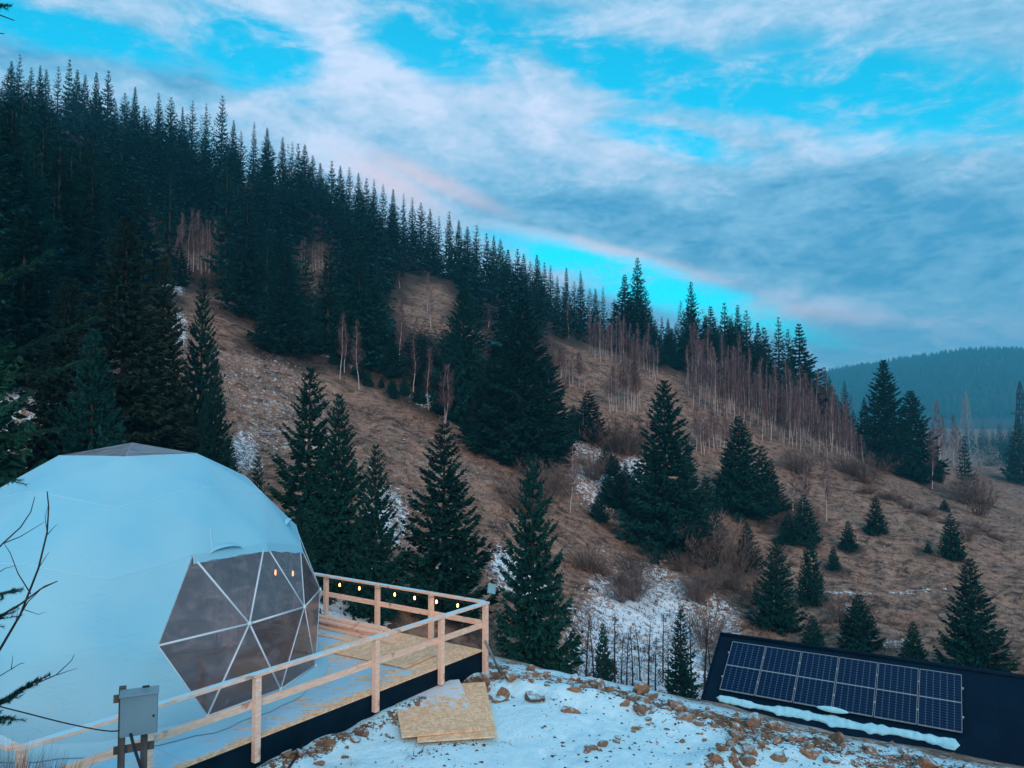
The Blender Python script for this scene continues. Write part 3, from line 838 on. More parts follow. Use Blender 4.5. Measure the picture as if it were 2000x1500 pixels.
# left, behind the dome
spruce_px('mossy', 240, 420, 1045, 'tall brownish spruce behind the dome top', width_px=250, Y=42, var=0)
spruce_px('mossy', 315, 500, 1000, 'dark spruce right of the tall brownish one behind the dome', width_px=150, Y=46, var=1)
spruce_px('near', 392, 540, 940, 'slender dark spruce at the left edge of the brown slope', width_px=110, Y=50, var=2)
spruce_px('mossy', 130, 540, 1000, 'broad dark spruce left of the tall brownish one', width_px=240, Y=36, var=1)
spruce_px('green', -95, 380, 1000, 'large green spruce cut by the left edge behind the dome', width_px=330, Y=25, var=0)
spruce_px('near', 40, 420, 980, 'dark spruce behind the large green one at the left edge', width_px=230, Y=44, var=0)
spruce_px('near', 180, 640, 1000, 'low dark spruce filling the gap behind the dome top', width_px=200, Y=30, var=3)
spruce_px('near', 420, 700, 960, 'dark spruce at the foot of the brown slope behind the dome', width_px=90, Y=44, var=1)
# front row of the forest
for i, (px, t_, b_, wp) in enumerate(((480, 378, 622, 110), (555, 472, 692, 120), (440, 310, 560, 100), (700, 468, 705, 130), (640, 470, 690, 90), (735, 500, 705, 90), (820, 645, 755, 90), (765, 640, 735, 80),
                                     (865, 640, 790, 100), (520, 440, 640, 80), (595, 480, 690, 90), (270, 330, 560, 110), (190, 300, 560, 110), (100, 330, 600, 120), (30, 300, 640, 120), (350, 470, 560, 60), (330, 330, 520, 80))):
    spruce_px('forest', px, t_, b_, f'{ordinal(i + 1)} of the spruces in the front row of the dark forest', 'front row of the dark forest', wp)

# filling of the dark forest
def in_poly(x, y, poly):
    c = False
    for (x1, y1), (x2, y2) in zip(poly, poly[1:] + poly[:1]):
        if (y1 > y) != (y2 > y) and x < (x2 - x1) * (y - y1) / (y2 - y1) + x1: c = not c
    return c
FOREST = [(-120, 300), (0, 290), (400, 350), (600, 425), (800, 515), (1000, 612), (1150, 655), (1300, 700), (1560, 780), (1560, 800), (1480, 775), (1300, 715), (1140, 668), (1060, 690), (1000, 780), (960, 840), (900, 790), (840, 745), (760, 705), (620, 660), (520, 622), (440, 575), (330, 530), (290, 560), (200, 640), (-120, 680)]
CLEAR = [(390, 505, 55, 50), (830, 590, 75, 42), (610, 515, 40, 35), (950, 665, 22, 60), (1100, 690, 60, 25), (290, 470, 20, 50)]
pts, tries = [], 0
while len(pts) < 600 and tries < 16000:
    tries += 1
    px, py = rg.uniform(-110, 1560), rg.uniform(290, 860)
    if not in_poly(px, py, FOREST): continue
    if any(((px - a) / c) ** 2 + ((py - b) / d) ** 2 < 1.2 for a, b, c, d in CLEAR): continue
    if any(abs(px - a) < 20 and abs(py - b) < 9 for a, b in pts): continue
    pts.append((px, py))
pts = [p for p in pts if ground(*p) is not None]
pts.sort(key=lambda p: ground(*p)[1])
fv, ff, nfv = [], [], 0
mass = [spruce_mesh(500 + i, 20, 3.7, 84, 9, base=.06, cross=False, ragged=.45, power=.8 + .1 * i, tw=1.5, whorls=21) for i in range(4)]
MASS_AT = []
zones = [(0, 300, 'left'), (300, 600, 'centre left'), (600, 900, 'middle'), (900, 1600, 'right')]
n_single = 0
for i, (px, py) in enumerate(pts):
    g = ground(px, py)
    if g is None: continue
    top = np.interp(px, [p[0] for p in SKYLINE], [p[1] for p in SKYLINE]) + 26
    hmax = at(px, top, g[1])[2] - g[2]
    h = min(rg.uniform(11, 20), hmax)
    for a, b, c, d in CLEAR:                                   # keep the openings in the forest open
        if abs(px - a) < c + 12 and py > b:
            h = min(h, (at(px, b + d * .7, g[1])[2] - g[2]) * rg.uniform(.55, 1.15))
    if h < 4: continue
    if n_single < 90:
        zone = [z for a, b, z in zones if a <= max(px, 0) < b][0]
        spruce('forest_pale' if rg.rand() < .4 else 'forest', (g[0], g[1], g[2] - .2), h, rg.uniform(.95, 1.3) * (20 / h) ** .35, f'dark spruce inside the dense forest on the {zone} of the upper slope', f'spruces inside the forest, {zone} of the slope')
        n_single += 1
    else:
        v, f = mass[i % 4]
        s = h / 20; a = rg.uniform(0, 6.28); wd = rg.uniform(1.0, 1.35) * (20 / h) ** .35
        q = v * [s * wd, s * wd, s]
        q = np.stack([q[:, 0] * math.cos(a) - q[:, 1] * math.sin(a), q[:, 0] * math.sin(a) + q[:, 1] * math.cos(a), q[:, 2]], 1) + [g[0], g[1], g[2] - .2]
        fv.append(q); ff.append(f + nfv); nfv += len(q); MASS_AT.append((g[0], g[1]))
BAND = [(1170, 655), (1300, 695), (1450, 735), (1600, 785), (1650, 850), (1570, 838), (1450, 785), (1380, 742), (1300, 718), (1190, 688)]
nb_, tries = 0, 0
while nb_ < 42 and tries < 4000:
    tries += 1
    px, py = rg.uniform(1170, 1650), rg.uniform(650, 850)
    if not in_poly(px, py, BAND): continue
    g = ground(px, py)
    if g is None: continue
    hm_ = at(px, np.interp(px, [p[0] for p in SKYLINE], [p[1] for p in SKYLINE]) + 30, g[1])[2] - g[2]
    h = min(rg.uniform(9, 15), hm_)
    if h < 4: continue
    spruce('forest_pale' if rg.rand() < .3 else 'forest', (g[0], g[1], g[2] - .2), h, rg.uniform(1.15, 1.5), 'dark spruce in the band behind the long birch stand', 'spruces behind the long birch stand'); nb_ += 1
for i, (px, t_, b_, wp) in enumerate(((1185, 868, 925, 50), (1222, 905, 975, 55), (1262, 930, 1020, 60), (1120, 790, 850, 60), (1170, 960, 1010, 40), (1275, 880, 990, 55), (1380, 930, 1050, 80), (1365, 1000, 1085, 70), (1490, 870, 1005, 70), (1425, 880, 1000, 70))):
    spruce_px('near' if i % 2 else 'young', px, t_, b_, f'{ordinal(i + 1)} of the dark undergrowth spruces around the tall ragged one', 'undergrowth spruces around the tall ragged one', wp)
# trees standing behind the crest of the ridge, beyond the frame at the left too
for i in range(200):
    px = rg.uniform(-500, 1580)
    Y = float(np.interp(px, RIDGE[:, 0], RIDGE[:, 1])) + rg.uniform(-4, 30)
    x = (px - 1000) / 1500 * Y; z = h1(x, Y)
    h = rg.uniform(12, 21)
    if 0 <= px: h = min(h, at(px, np.interp(px, [p[0] for p in SKYLINE], [p[1] for p in SKYLINE]) + rg.uniform(4, 45), Y)[2] - z)
    if h < 5: continue
    v, f = mass[i % 4]; s = h / 20
    fv.append(v * [s, s, s] + [x, Y, z - .2]); ff.append(f + nfv); nfv += len(v)
tag(link('spruce_forest', np_mesh('spruce_forest', np.vstack(fv), np.vstack(ff), M['needles_mass'])), 'dense dark spruce forest massed on the upper hillside', 'forest', kind='stuff')
for i in range(30):
    px = 440 + 520 * (i + rg.rand()) / 30; py = np.interp(px, [440, 520, 620, 760, 860, 960], [590, 640, 690, 768, 800, 870]) + rg.uniform(-6, 4)
    g = ground(px, py)
    spruce('young', (g[0], g[1], g[2] - .1), rg.uniform(1.4, 2.8), rg.uniform(1.2, 1.6), 'low young spruce along the lower hem of the dark forest', 'young spruces along the forest hem')
# ground coloured darker under and around the trees
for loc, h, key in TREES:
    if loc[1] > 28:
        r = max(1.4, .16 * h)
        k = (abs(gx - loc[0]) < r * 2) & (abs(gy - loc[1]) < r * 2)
        dark_ground[k] = np.maximum(dark_ground[k], sstep(np.hypot(gx[k] - loc[0], gy[k] - loc[1]), r * 1.6, r * .6))
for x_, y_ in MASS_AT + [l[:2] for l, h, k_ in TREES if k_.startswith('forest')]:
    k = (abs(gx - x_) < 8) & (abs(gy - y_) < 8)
    dark_ground[k] = np.maximum(dark_ground[k], sstep(np.hypot(gx[k] - x_, gy[k] - y_), 8, 4))
dark_ground[(gy > 1150) & (gx > 0)] = 1.0
dark_ground[(np.hypot(gx, gy) > 185) & (np.hypot(gx, gy) < 420) & (gx < 20)] = 1.0
at_ = gm.attributes.new('dark_ground', 'FLOAT', 'POINT'); at_.data.foreach_set('value', dark_ground.astype(np.float32))

# far hill and valley woods
def cones(name, pts, hs, mt, label, seg=5):
    n = len(pts); a = np.linspace(0, 2 * math.pi, seg, endpoint=False)
    ring = np.stack([np.cos(a), np.sin(a)], 1)
    V_, F_ = [], []
    hs = np.asarray(hs); rr_ = hs * .17
    base = np.zeros((n, seg, 3)); base[:, :, :2] = ring[None] * rr_[:, None, None]; base[:, :, 2] = hs[:, None] * .08
    mid = base * [.72, .72, 1]; mid[:, :, 2] = hs[:, None] * .42
    mid2 = base * .62; mid2[:, :, 2] = hs[:, None] * .45
    mid2[:, :, :2] = ring[None] * rr_[:, None, None] * .85
    tip = np.zeros((n, 1, 3)); tip[:, :, 2] = hs[:, None]
    bl = np.concatenate([base, mid2, tip], 1) + np.asarray(pts)[:, None]
    o = np.arange(n) * (2 * seg + 1)
    fs = []
    for k in range(seg):
        k2 = (k + 1) % seg
        fs.append(np.stack([o + k, o + k2, o + seg + k2], 1)); fs.append(np.stack([o + k, o + seg + k2, o + seg + k], 1))
        fs.append(np.stack([o + seg + k, o + seg + k2, o + 2 * seg], 1))
    return tag(link(name, np_mesh(name, bl.reshape(-1, 3), np.vstack(fs), M[mt])), label, 'forest', kind='stuff')
n = 15000
X = rg.uniform(250, 2700, n); Yf = rg.uniform(1250, 2250, n); Z = H(X, Yf)
k = (Z > 5) & (vnoise(X, Yf, 120, 21) > .10)
cones('far_forest', np.stack([X[k], Yf[k], Z[k]], 1), rg.uniform(12, 24, k.sum()), 'far_needles', 'hazy blue forest covering the distant rounded hill')
vv, vf, nvv = [], [], 0
for i in range(150):
    Yf = rg.uniform(330, 560); X = Yf * rg.uniform(.585, .80); Z = h1(X, Yf); h = rg.uniform(9, 17); v, f = mass[i % 4]; s = h / 20
    vv.append(v * [s * 1.15, s * 1.15, s] + [X, Yf, Z - .2]); vf.append(f + nvv); nvv += len(v)
tag(link('valley_wood', np_mesh('valley_wood', np.vstack(vv), np.vstack(vf), M['needles_mass'])), 'bluish spruce wood across the valley floor at the right', 'forest', kind='stuff')

# ------------------------------------------------------------------ birches, shrubs, dead grass
def slivers(P, D, W):
    """thin tapering twig triangles: start points, vectors, widths"""
    P = np.asarray(P); D = np.asarray(D); W = np.asarray(W)
    s = np.cross(D, np.array([.3, .2, 1.0])); s /= np.linalg.norm(s, axis=1)[:, None] + 1e-9
    v = np.stack([P - s * W[:, None], P + s * W[:, None], P + D], 1).reshape(-1, 3)
    return v, np.arange(len(v)).reshape(-1, 3)
def birch_kind(seed, h=12.0, bush=1.0):
    r = np.random.RandomState(seed)
    mb = MB()
    lean = r.uniform(-.65, .65, 2)
    zs = np.linspace(0, 1, 7)
    ax = lambda t: np.array([lean[0] * t ** 2 + .20 * math.sin(t * 7 + seed), lean[1] * t ** 2 + .1 * math.cos(t * 7), t * h])
    mb.tube([ax(0) - [0, 0, .5]] + [ax(t) for t in zs], [.12] + list(.105 * (1 - zs * .9)), 6)
    P, D, W = [], [], []
    for i in range(int(85 * bush)):
        t = r.uniform(.26, .99)
        b0 = ax(t); a = r.uniform(0, 6.28); L = (1.05 - t) * 2.4 * r.uniform(.5, 1.2) + .25
        d = np.array([math.cos(a) * .8, math.sin(a) * .8, 1.0]); d /= np.linalg.norm(d); d *= L
        P.append(b0); D.append(d); W.append(.026)
        for q in range(18):
            u = r.uniform(.2, 1)
            dd = d / L * r.uniform(.3, .8) + r.normal(0, .36, 3); dd[2] += r.uniform(-.35, .3)
            P.append(b0 + d * u); D.append(dd * (.4 + .6 * (1.1 - t)) * 1.25); W.append(.016)
    v, f = slivers(P, D, W)
    return mb.mesh('trunk', M['birch_bark'], True), np_mesh('crown', v, f, M['birch_twig']), h
BIRCH = [birch_kind(40 + i, bush=.75 + .2 * i) for i in range(6)]
BIRCH = [BIRCH[0]] + [birch_kind(60 + i, bush=b) for i, b in enumerate((.7, .9, 1.1, 1.3, .6))]
nbirch = 0
def birch(px, ptip, pbase, label, group=None, thick=1.0):
    global nbirch
    g = ground(px, pbase)
    if g is None: return
    h = max(at(px, ptip, g[1])[2] - g[2], 2.0)
    tm, cm, h0 = BIRCH[nbirch % 6]; nbirch += 1
    o = empty('birch_tree', (g[0], g[1], g[2] - .05), random.uniform(0, 6.28), label, 'birch', group)
    s = h / h0; wd = max(s, .7) * thick
    o.scale = (wd, wd, s)
    link('trunk', tm, o); link('crown', cm, o)
for px, a, b, lb in ((665, 612, 748, 'white birch at the left end of the hillside birches'), (674, 633, 724, 'thin birch just right of the leftmost white birch'), (699, 628, 760, 'white birch alone on the brown slope below the forest'),
        (743, 562, 640, 'pale birch in front of the dark forest left of the clearing'), (782, 585, 722, 'tall pale birch below the brown clearing'), (809, 664, 766, 'slim birch below the clearing above the snow streak'),
        (836, 682, 796, 'slim birch at the left end of the snow streak'), (867, 712, 826, 'left of three birches close together at the snow streak'), (872, 714, 832, 'middle of three birches close together at the snow streak'), (879, 714, 816, 'right of three birches close together at the snow streak'),
        (927, 788, 869, 'thin birch at the lower end of the snow streak'), (780, 528, 562, 'small birch above the brown clearing'), (835, 532, 612, 'birch standing in the brown clearing'), (841, 562, 642, 'birch at the lower rim of the brown clearing'),
        (944, 588, 624, 'left of three birches right of the clearing'), (955, 600, 640, 'middle of three birches right of the clearing'), (973, 576, 624, 'right of three birches right of the clearing'), (1110, 576, 664, 'single tall birch in front of the ridge spruces'),
        (648, 556, 628, 'birch in front of the forest far left of the slope'), (678, 570, 650, 'birch half hidden before the forest left of centre'), (1116, 872, 998, 'lone white birch above the bushy deck spruce'), (1255, 815, 888, 'birch trunk left of the tall ragged spruce'),
        (1264, 820, 882, 'thin birch next to the trunk left of the ragged spruce'), (1446, 830, 968, 'white birch in front of the spruce right of centre'), (1568, 896, 1010, 'middle birch of the three above the spruce clump'), (1550, 906, 1002, 'left birch of the three above the spruce clump'),
        (1578, 900, 1006, 'right birch of the three above the spruce clump'), (1614, 872, 1014, 'forked white birch on the open right slope'), (1822, 836, 954, 'left of two white birches near the pylon'), (1873, 832, 968, 'right of two white birches near the pylon'),
        (1838, 785, 930, 'pale tall birch behind the two white birches'), (1712, 794, 874, 'birch in front of the two big right spruces'), (1635, 760, 814, 'birch at the right foot of the ridge spruces'), (1568, 716, 854, 'tallest birch below the last skyline spruce'), (1600, 778, 892, 'tall birch at the right end of the birch stand'), (1528, 758, 862, 'tall birch in the middle of the birch stand'),
        (1675, 842, 902, 'leaning birch right of the birch stand'), (1686, 850, 908, 'second leaning birch right of the birch stand'), (1912, 900, 985, 'grey bare birch right of the pylon')):
    birch(px, a, b, lb)
rb = random.Random(11)
def birch_patch(n, px0, px1, base_fn, hpx, jit, label, group):
    for i in range(n):
        px = px0 + (px1 - px0) * (i + rb.random()) / n
        b = base_fn(px) + rb.uniform(-jit, jit)
        birch(px, b - rb.uniform(*hpx), b, label, group, rb.uniform(.7, 1.0))
birch_patch(30, 1150, 1285, lambda x: 690 + (x - 1150) * .33, (55, 95), 12, 'bare birch in the stand below the middle of the ridge', 'birches below the middle of the ridge')
birch_patch(16, 1190, 1250, lambda x: 795, (85, 120), 12, 'bare birch in the lower clump right of the large hillside spruce', 'birches right of the large hillside spruce')
birch_patch(12, 1062, 1145, lambda x: 735 + (x - 1062) * .25, (45, 72), 8, 'bare birch on the small knoll right of the large hillside spruce', 'birches on the small knoll')
birch_patch(100, 1340, 1672, lambda x: 772 + (x - 1345) * .40, (70, 130), 30, 'bare purple-brown birch in the long stand under the right ridge', 'birches of the long stand under the right ridge')
birch_patch(12, 1355, 1420, lambda x: 870 + (x - 1355) * .2, (60, 95), 10, 'bare birch behind the tall ragged spruce', 'birches behind the tall ragged spruce')
birch_patch(12, 342, 418, lambda x: 532, (90, 125), 8, 'pale thin birch in the forest gap at upper left', 'birches in the forest gap at upper left')
birch_patch(3, 286, 300, lambda x: 500, (60, 80), 4, 'thin birch left of the forest gap', 'birches left of the forest gap')
birch_patch(8, 585, 635, lambda x: 525, (40, 62), 6, 'small reddish birch in the forest notch left of centre', 'birches in the forest notch')
birch_patch(8, 1640, 1700, lambda x: 890, (40, 70), 10, 'short bare birch at the end of the long stand', 'short birches at the end of the stand')
birch_patch(6, 1800, 1870, lambda x: 915, (60, 110), 12, 'greyish bare birch near the pylon', 'bare birches near the pylon')

def shrub_mesh(seed, n=60, tw=34, h=2.4, spread=1.0, wd=.010):
    r = np.random.RandomState(seed); P, D, W = [], [], []
    for i in range(n):
        a = r.uniform(0, 6.28); sp = r.uniform(0, spread); L = h * r.uniform(.6, 1.05)
        d = np.array([math.cos(a) * sp, math.sin(a) * sp, 1.0]); d *= L / np.linalg.norm(d)
        b = np.array([math.cos(a), math.sin(a), 0]) * r.uniform(0, .18) * h
        P.append(b); D.append(d); W.append(wd * 2)
        for q in range(tw):
            u = r.uniform(.3, 1); dd = d / L * r.uniform(.05, .3) + r.normal(0, .24, 3)
            P.append(b + d * u); D.append(dd * h * .34); W.append(wd)
    v, f = slivers(P, D, W)
    return np_mesh('shrub', v, f, M['shrub_twig'])
SHRUB = [shrub_mesh(70 + i) for i in range(4)]
nsh = 0
def shrub(px, pbase, hpx, label, group=None, wide=1.0, Y=None):
    global nsh
    g = ground(px, pbase) if Y is None else np.array([(px - 1000) / 1500 * Y, Y, h1((px - 1000) / 1500 * Y, Y)])
    s = hpx * g[1] / 1500 / 2.4
    o = tag(link('bare_shrub', SHRUB[nsh % 4]), label, 'shrub', group); nsh += 1
    o.location = (g[0], g[1], g[2] - .05); o.scale = (s * wide, s * wide, s); o.rotation_euler = (0, 0, nsh * 1.7)
for px, b, hp, lb, wd in ((1205, 880, 80, 'rounded brown bare shrub right of the large hillside spruce', 1.7), (1235, 885, 60, 'lower bare shrub beside the rounded one', 1.4), (1400, 1120, 110, 'grey bare shrub right of the tall ragged spruce', 1.2), (1430, 1140, 90, 'grey bare shrub left of the grey-green spruce', 1.2),
        (1040, 1010, 110, 'tangle of bare twigs above the bushy deck spruce', 1.3), (1075, 960, 70, 'bare shrub below the large hillside spruce', 1.3), (1500, 1000, 60, 'bare shrub under the long birch stand', 1.4), (1690, 945, 60, 'brown shrub on the shoulder below the two big spruces', 1.6), (1660, 930, 50, 'brown shrub at the end of the birch stand', 1.5),
        (1880, 985, 60, 'dark shrub at the foot of the pylon', 1.3), (1915, 1010, 80, 'dark bare bush at the right below the pylon', 1.0), (1890, 1060, 34, 'low bush right of the bushy meadow spruce', 1.4), (1560, 920, 60, 'greyish bare shrub inside the birch stand', 1.5), (1160, 945, 60, 'bare shrub on the snowy patch', 1.3), (1215, 980, 50, 'bare shrub below the snowy patch', 1.4), (400, 560, 40, 'bare reddish shrub at the top of the brown slope', 1.5),
        (1280, 1000, 60, 'bare shrub at the left foot of the tall ragged spruce', 1.2), (1640, 1210, 60, 'bare shrub left of the round young spruce', 1.0), (1480, 1180, 60, 'bare shrub left of the bushy dark spruce', 1.2), (1380, 1260, 90, 'bare shrub left of the black roof', 1.0), (1410, 1310, 80, 'bare shrub at the gable of the black roof', 1.0), (1950, 1290, 60, 'bare bush behind the right end of the black roof', 1.3)):
    shrub(px, b, hp, lb, None, wd)
for i in range(16):
    px = 1690 + i * 18 + rb.uniform(-8, 8)
    shrub(px, 968 + (px - 1690) * .30 + rb.uniform(-8, 8), rb.uniform(10, 22), 'low dark heather bush on the path edge across the meadow', 'low bushes along the meadow edge', 2.2)
for i in range(12):
    px = rb.uniform(1100, 1440); py = rb.uniform(1110, 1195)
    shrub(px, py, rb.uniform(34, 60), 'bare brown thicket bush above the snow hollow', 'thicket bushes above the snow hollow', 1.5)

# young bare stems in the snow hollow
def stem_mesh(seed, h=5.0):
    r = np.random.RandomState(seed); mb = MB()
    ln = r.uniform(-.5, .5, 2)
    ax = lambda t: np.array([ln[0] * t * t, ln[1] * t * t, t * h])
    mb.tube([ax(t) - [0, 0, .3 * (t == 0)] for t in np.linspace(0, 1, 5)], [.075, .062, .048, .03, .01], 5)
    P, D, W = [], [], []
    for i in range(46):
        t = r.uniform(.16, .98); a = r.uniform(0, 6.28); L = (1.1 - t) * r.uniform(.6, 1.5)
        d = np.array([math.cos(a), math.sin(a), r.uniform(-.15, .55)]) * L
        P.append(ax(t)); D.append(d); W.append(.02)
        for q in range(8):
            u = r.uniform(.3, 1); dd = d * r.uniform(.15, .4) + r.normal(0, .12, 3)
            P.append(ax(t) + d * u); D.append(dd); W.append(.013)
    v, f = slivers(P, D, W)
    return mb.mesh('trunk', M['dark_twig'], True), np_mesh('twigs', v, f, M['dark_twig'])
STEM = [stem_mesh(90 + i) for i in range(5)]
for i, (px, pt, pb) in enumerate(((1158, 1215, 1345), (1172, 1270, 1345), (1182, 1265, 1346), (1197, 1190, 1345), (1220, 1225, 1335), (1232, 1220, 1345), (1262, 1205, 1350), (1246, 1215, 1335), (1290, 1195, 1345), (1142, 1200, 1330), (1345, 1210, 1350), (1368, 1200, 1345), (1385, 1225, 1350), (1275, 1240, 1340), (1210, 1240, 1340), (1300, 1230, 1330))):
    Y = 40 + (i * 37 % 9)
    x = (px - 1000) / 1500 * Y; z = h1(x, Y); h = at(px, pt, Y)[2] - z
    o = empty('bare_sapling', (x, Y, z), i * 1.3, f'{ordinal(i + 1)} listed dark bare sapling in the snow hollow' if False else 'dark bare sapling standing in the snow hollow left of the black roof', 'sapling', 'bare saplings in the snow hollow')
    s = max(h, 1.5) / 5.0; o.scale = (s, s, s)
    link('trunk', STEM[i % 5][0], o); tag(link('twigs', STEM[i % 5][1], o), kind='stuff')
for i in range(10):
    px = 1140 + i * 27; Y = 37 + (i * 29 % 12)
    x = (px - 1000) / 1500 * Y
    o = spruce('young', (x, Y, h1(x, Y) - .1), rb.uniform(.7, 1.5), 1.25, 'knee-high spruce seedling in the snow hollow', 'spruce seedlings in the snow hollow')

# tufts of dead grass over the meadow
n = 26000
A = rg.uniform(-36, 38, n) * math.pi / 180; Rr = np.exp(rg.uniform(math.log(38), math.log(150), n))
X, Yt = Rr * np.sin(A), Rr * np.cos(A)
Z = H(X, Yt)
k = (crest_dist(X, Yt) > 16)
X, Yt, Z = X[k], Yt[k], Z[k]; n = len(X)
P, D, W = [], [], []
for b in range(4):
    hh = rg.uniform(.10, .30, n) * (1 + .8 * (vnoise(X, Yt, 3, 31) > .62))
    a = rg.uniform(0, 6.28, n); sp = rg.uniform(.3, 1.2, n) * hh
    P.append(np.stack([X + rg.normal(0, .1, n), Yt + rg.normal(0, .1, n), Z - .03], 1)); D.append(np.stack([np.cos(a) * sp, np.sin(a) * sp, hh], 1)); W.append(rg.uniform(.015, .04, n))
v, f = slivers(np.vstack(P), np.vstack(D), np.concatenate(W))
tag(link('meadow_grass', np_mesh('meadow_grass', v, f, M['dry_grass'])), 'tufts of dead brown grass over the hillside meadow', 'grass', kind='stuff')

# ------------------------------------------------------------------ deck
CN = np.array([-.57, 15.5]); DU = np.array([-.5895, -.8078]); DV = np.array([-.826, .564]); DL, DW = 8.36, 9.4
def dk(u, v, z=0.0): p = CN + DU * u + DV * v; return np.array([p[0], p[1], z])
deck = empty('wooden_deck', dk(4, 4, -.5), 0, 'snow-dusted wooden deck with dark skirting under the white dome', 'deck')
def under(o, par):
    o.parent = par; o.matrix_parent_inverse = Matrix.Translation(-Vector(par.location)); return o
def bare_amount(u, v):
    return (.6 * sstep(v, .16, .02) + .12 * sstep(u, 6.5, 3.0) + .34 * sstep(u, 1.6, .3) * sstep(v, 4.2, 2.8) + .26 * sstep(u, 4.2, 1.0) * sstep(v, 2.6, .6) + .06 * sstep(v, 1.0, .3))
k = 0
for i in range(4):
    for j in range(8):
        u0, u1 = i * 2.09 + .003, (i + 1) * 2.09 - .003
        v0, v1 = j * 1.175 + .003, (j + 1) * 1.175 - .003
        nu, nv = 9, 6
        top = [dk(u0 + (u1 - u0) * a / nu, v0 + (v1 - v0) * b / nv, 0.0) for a in range(nu + 1) for b in range(nv + 1)]
        bot = [dk(u, v, -.022) for u, v in ((u0, v0), (u1, v0), (u1, v1), (u0, v1))]
        mb = MB()
        mb.add(top, [(a * (nv + 1) + b, a * (nv + 1) + b + 1, (a + 1) * (nv + 1) + b + 1, (a + 1) * (nv + 1) + b) for a in range(nu) for b in range(nv)])
        tp = [dk(u, v, 0) for u, v in ((u0, v0), (u1, v0), (u1, v1), (u0, v1))]
        mb.add(tp + bot, [(0, 1, 5, 4), (1, 2, 6, 5), (2, 3, 7, 6), (3, 0, 4, 7), (7, 6, 5, 4)])
        me = mb.mesh('floor_panel', M['deck'])
        co = np.array([vv.co[:2] for vv in me.vertices]) - CN
        uv = np.linalg.solve(np.array([DU, DV]).T, co.T)
        a_ = me.attributes.new('bare', 'FLOAT', 'POINT'); a_.data.foreach_set('value', bare_amount(uv[0], uv[1]).astype(np.float32))
        under(link('floor_panel', me), deck); k += 1
for a, b in (((0, .05), (DL, .05)), ((0.05, 0), (.05, DW)), ((DL - .05, 0), (DL - .05, DW))):
    mb = MB(); mb.beam(dk(*a, -.27), dk(*b, -.27), .05, .49); under(mb.build('fascia_board', M['fascia'], None), deck)
for j in range(5):
    mb = MB(); mb.beam(dk(.2, .9 + j * 2, -.13), dk(DL - .2, .9 + j * 2, -.13), .06, .2); under(mb.build('joist', M['weathered_wood'], None), deck)
for u in (.3, 4, 8):
    for v in (1.2, 5, 9):
        p = dk(u, v); mb = MB(); g = min(h1(p[0], p[1]), -.3) - .3
        mb.box((p[0], p[1], (g - .24) / 2), (.14, .14, -.24 - g)); under(mb.build('support_post', M['weathered_wood'], None), deck)
RZ = .95
def railing(name, a, b, posts, label, side, back_ext=0):
    """a, b: deck coordinates of the ends; posts: distances along; side: offset of posts outward (deck units)"""
    pa, pb = dk(*a), dk(*b); L = np.linalg.norm(pb - pa); d = (pb - pa) / L
    r = empty(name, (pa[0], pa[1], 0), 0, label, 'railing', 'wooden railings of the deck')
    ang = math.atan2(d[1], d[0])
    for i, s in enumerate(posts):
        p = pa + d * s
        zb = -.30 if i else -.62
        mb = MB(); mb.box((0, 0, (RZ - .045 + zb) / 2), (.092, .092, RZ - .045 - zb))
        o = mb.build('post', M['timber'], None, bevel=.004)
        o.location = (p[0], p[1], 0); o.rotation_euler = (0, 0, ang)
        o.parent = r; o.matrix_parent_inverse = Matrix.Translation(-Vector(r.location))
    for nm, z, wd, ht, off in (('top_rail', RZ - .022, .125, .043, 0), ('middle_rail', .49, .04, .105, -.068)):
        mb = MB(); mb.box((L / 2, 0, 0), (L + (.12 if nm == 'top_rail' else .02), wd, ht))
        o = mb.build(nm, M['timber_snow' if nm == 'top_rail' else 'timber'], None, bevel=.004)
        nrm = np.array([-d[1], d[0], 0]) * side * off
        o.location = (pa[0] + nrm[0], pa[1] + nrm[1], z); o.rotation_euler = (0, 0, ang)
        o.parent = r; o.matrix_parent_inverse = Matrix.Translation(-Vector(r.location))
    return r
railing('deck_railing', (0, -.05), (DL, -.05), (0, 1.32, 2.97, 5.3, 6.9, DL - .0), 'pale timber railing along the near right side of the deck', 1)
railing('deck_railing', (-.05, .10), (-.05, DW), (1.3, 2.85, 4.5, 6.2, 8.0, DW - .1), 'pale timber railing with light bulbs along the back of the deck', 1)
railing('deck_railing', (DL + .05, .08), (DL + .05, DW), (1.7, 3.4, 5.2, 7.0, DW - .1), 'pale timber railing at the left front corner of the deck', -1)

# string of bulbs below the back rail
st = empty('string_lights', dk(-.05, 2, RZ), 0, 'string of warm glowing bulbs hanging under the back rail', 'string lights')
bulb_v = [4.05, 3.42, 2.35, 1.78, 1.18, .62]
mb = MB()
cp = []
vs_ = [4.6] + bulb_v + [.15]
for a, b in zip(vs_[:-1], vs_[1:]):
    for q in range(5):
        t = q / 5; cp.append(dk(.04, a + (b - a) * t, RZ - .055 - .03 * math.sin(t * math.pi)))
mb.tube(cp, .006, 5); under(mb.build('cable', M['black_rubber']), st)
for v in bulb_v:
    p = dk(.04, v, RZ - .06)
    mb = MB(); mb.tube([p + [0, 0, .0], p - [0, 0, .05]], .016, 8); under(mb.build('socket', M['black_rubber']), st)
    mb = MB(); mb.tube([p - [0, 0, .05], p - [0, 0, .065], p - [0, 0, .085], p - [0, 0, .11], p - [0, 0, .125], p - [0, 0, .13]], [.009, .015, .020, .020, .012, .003], 10); under(mb.build('bulb', M['bulb'], smooth=True), st)

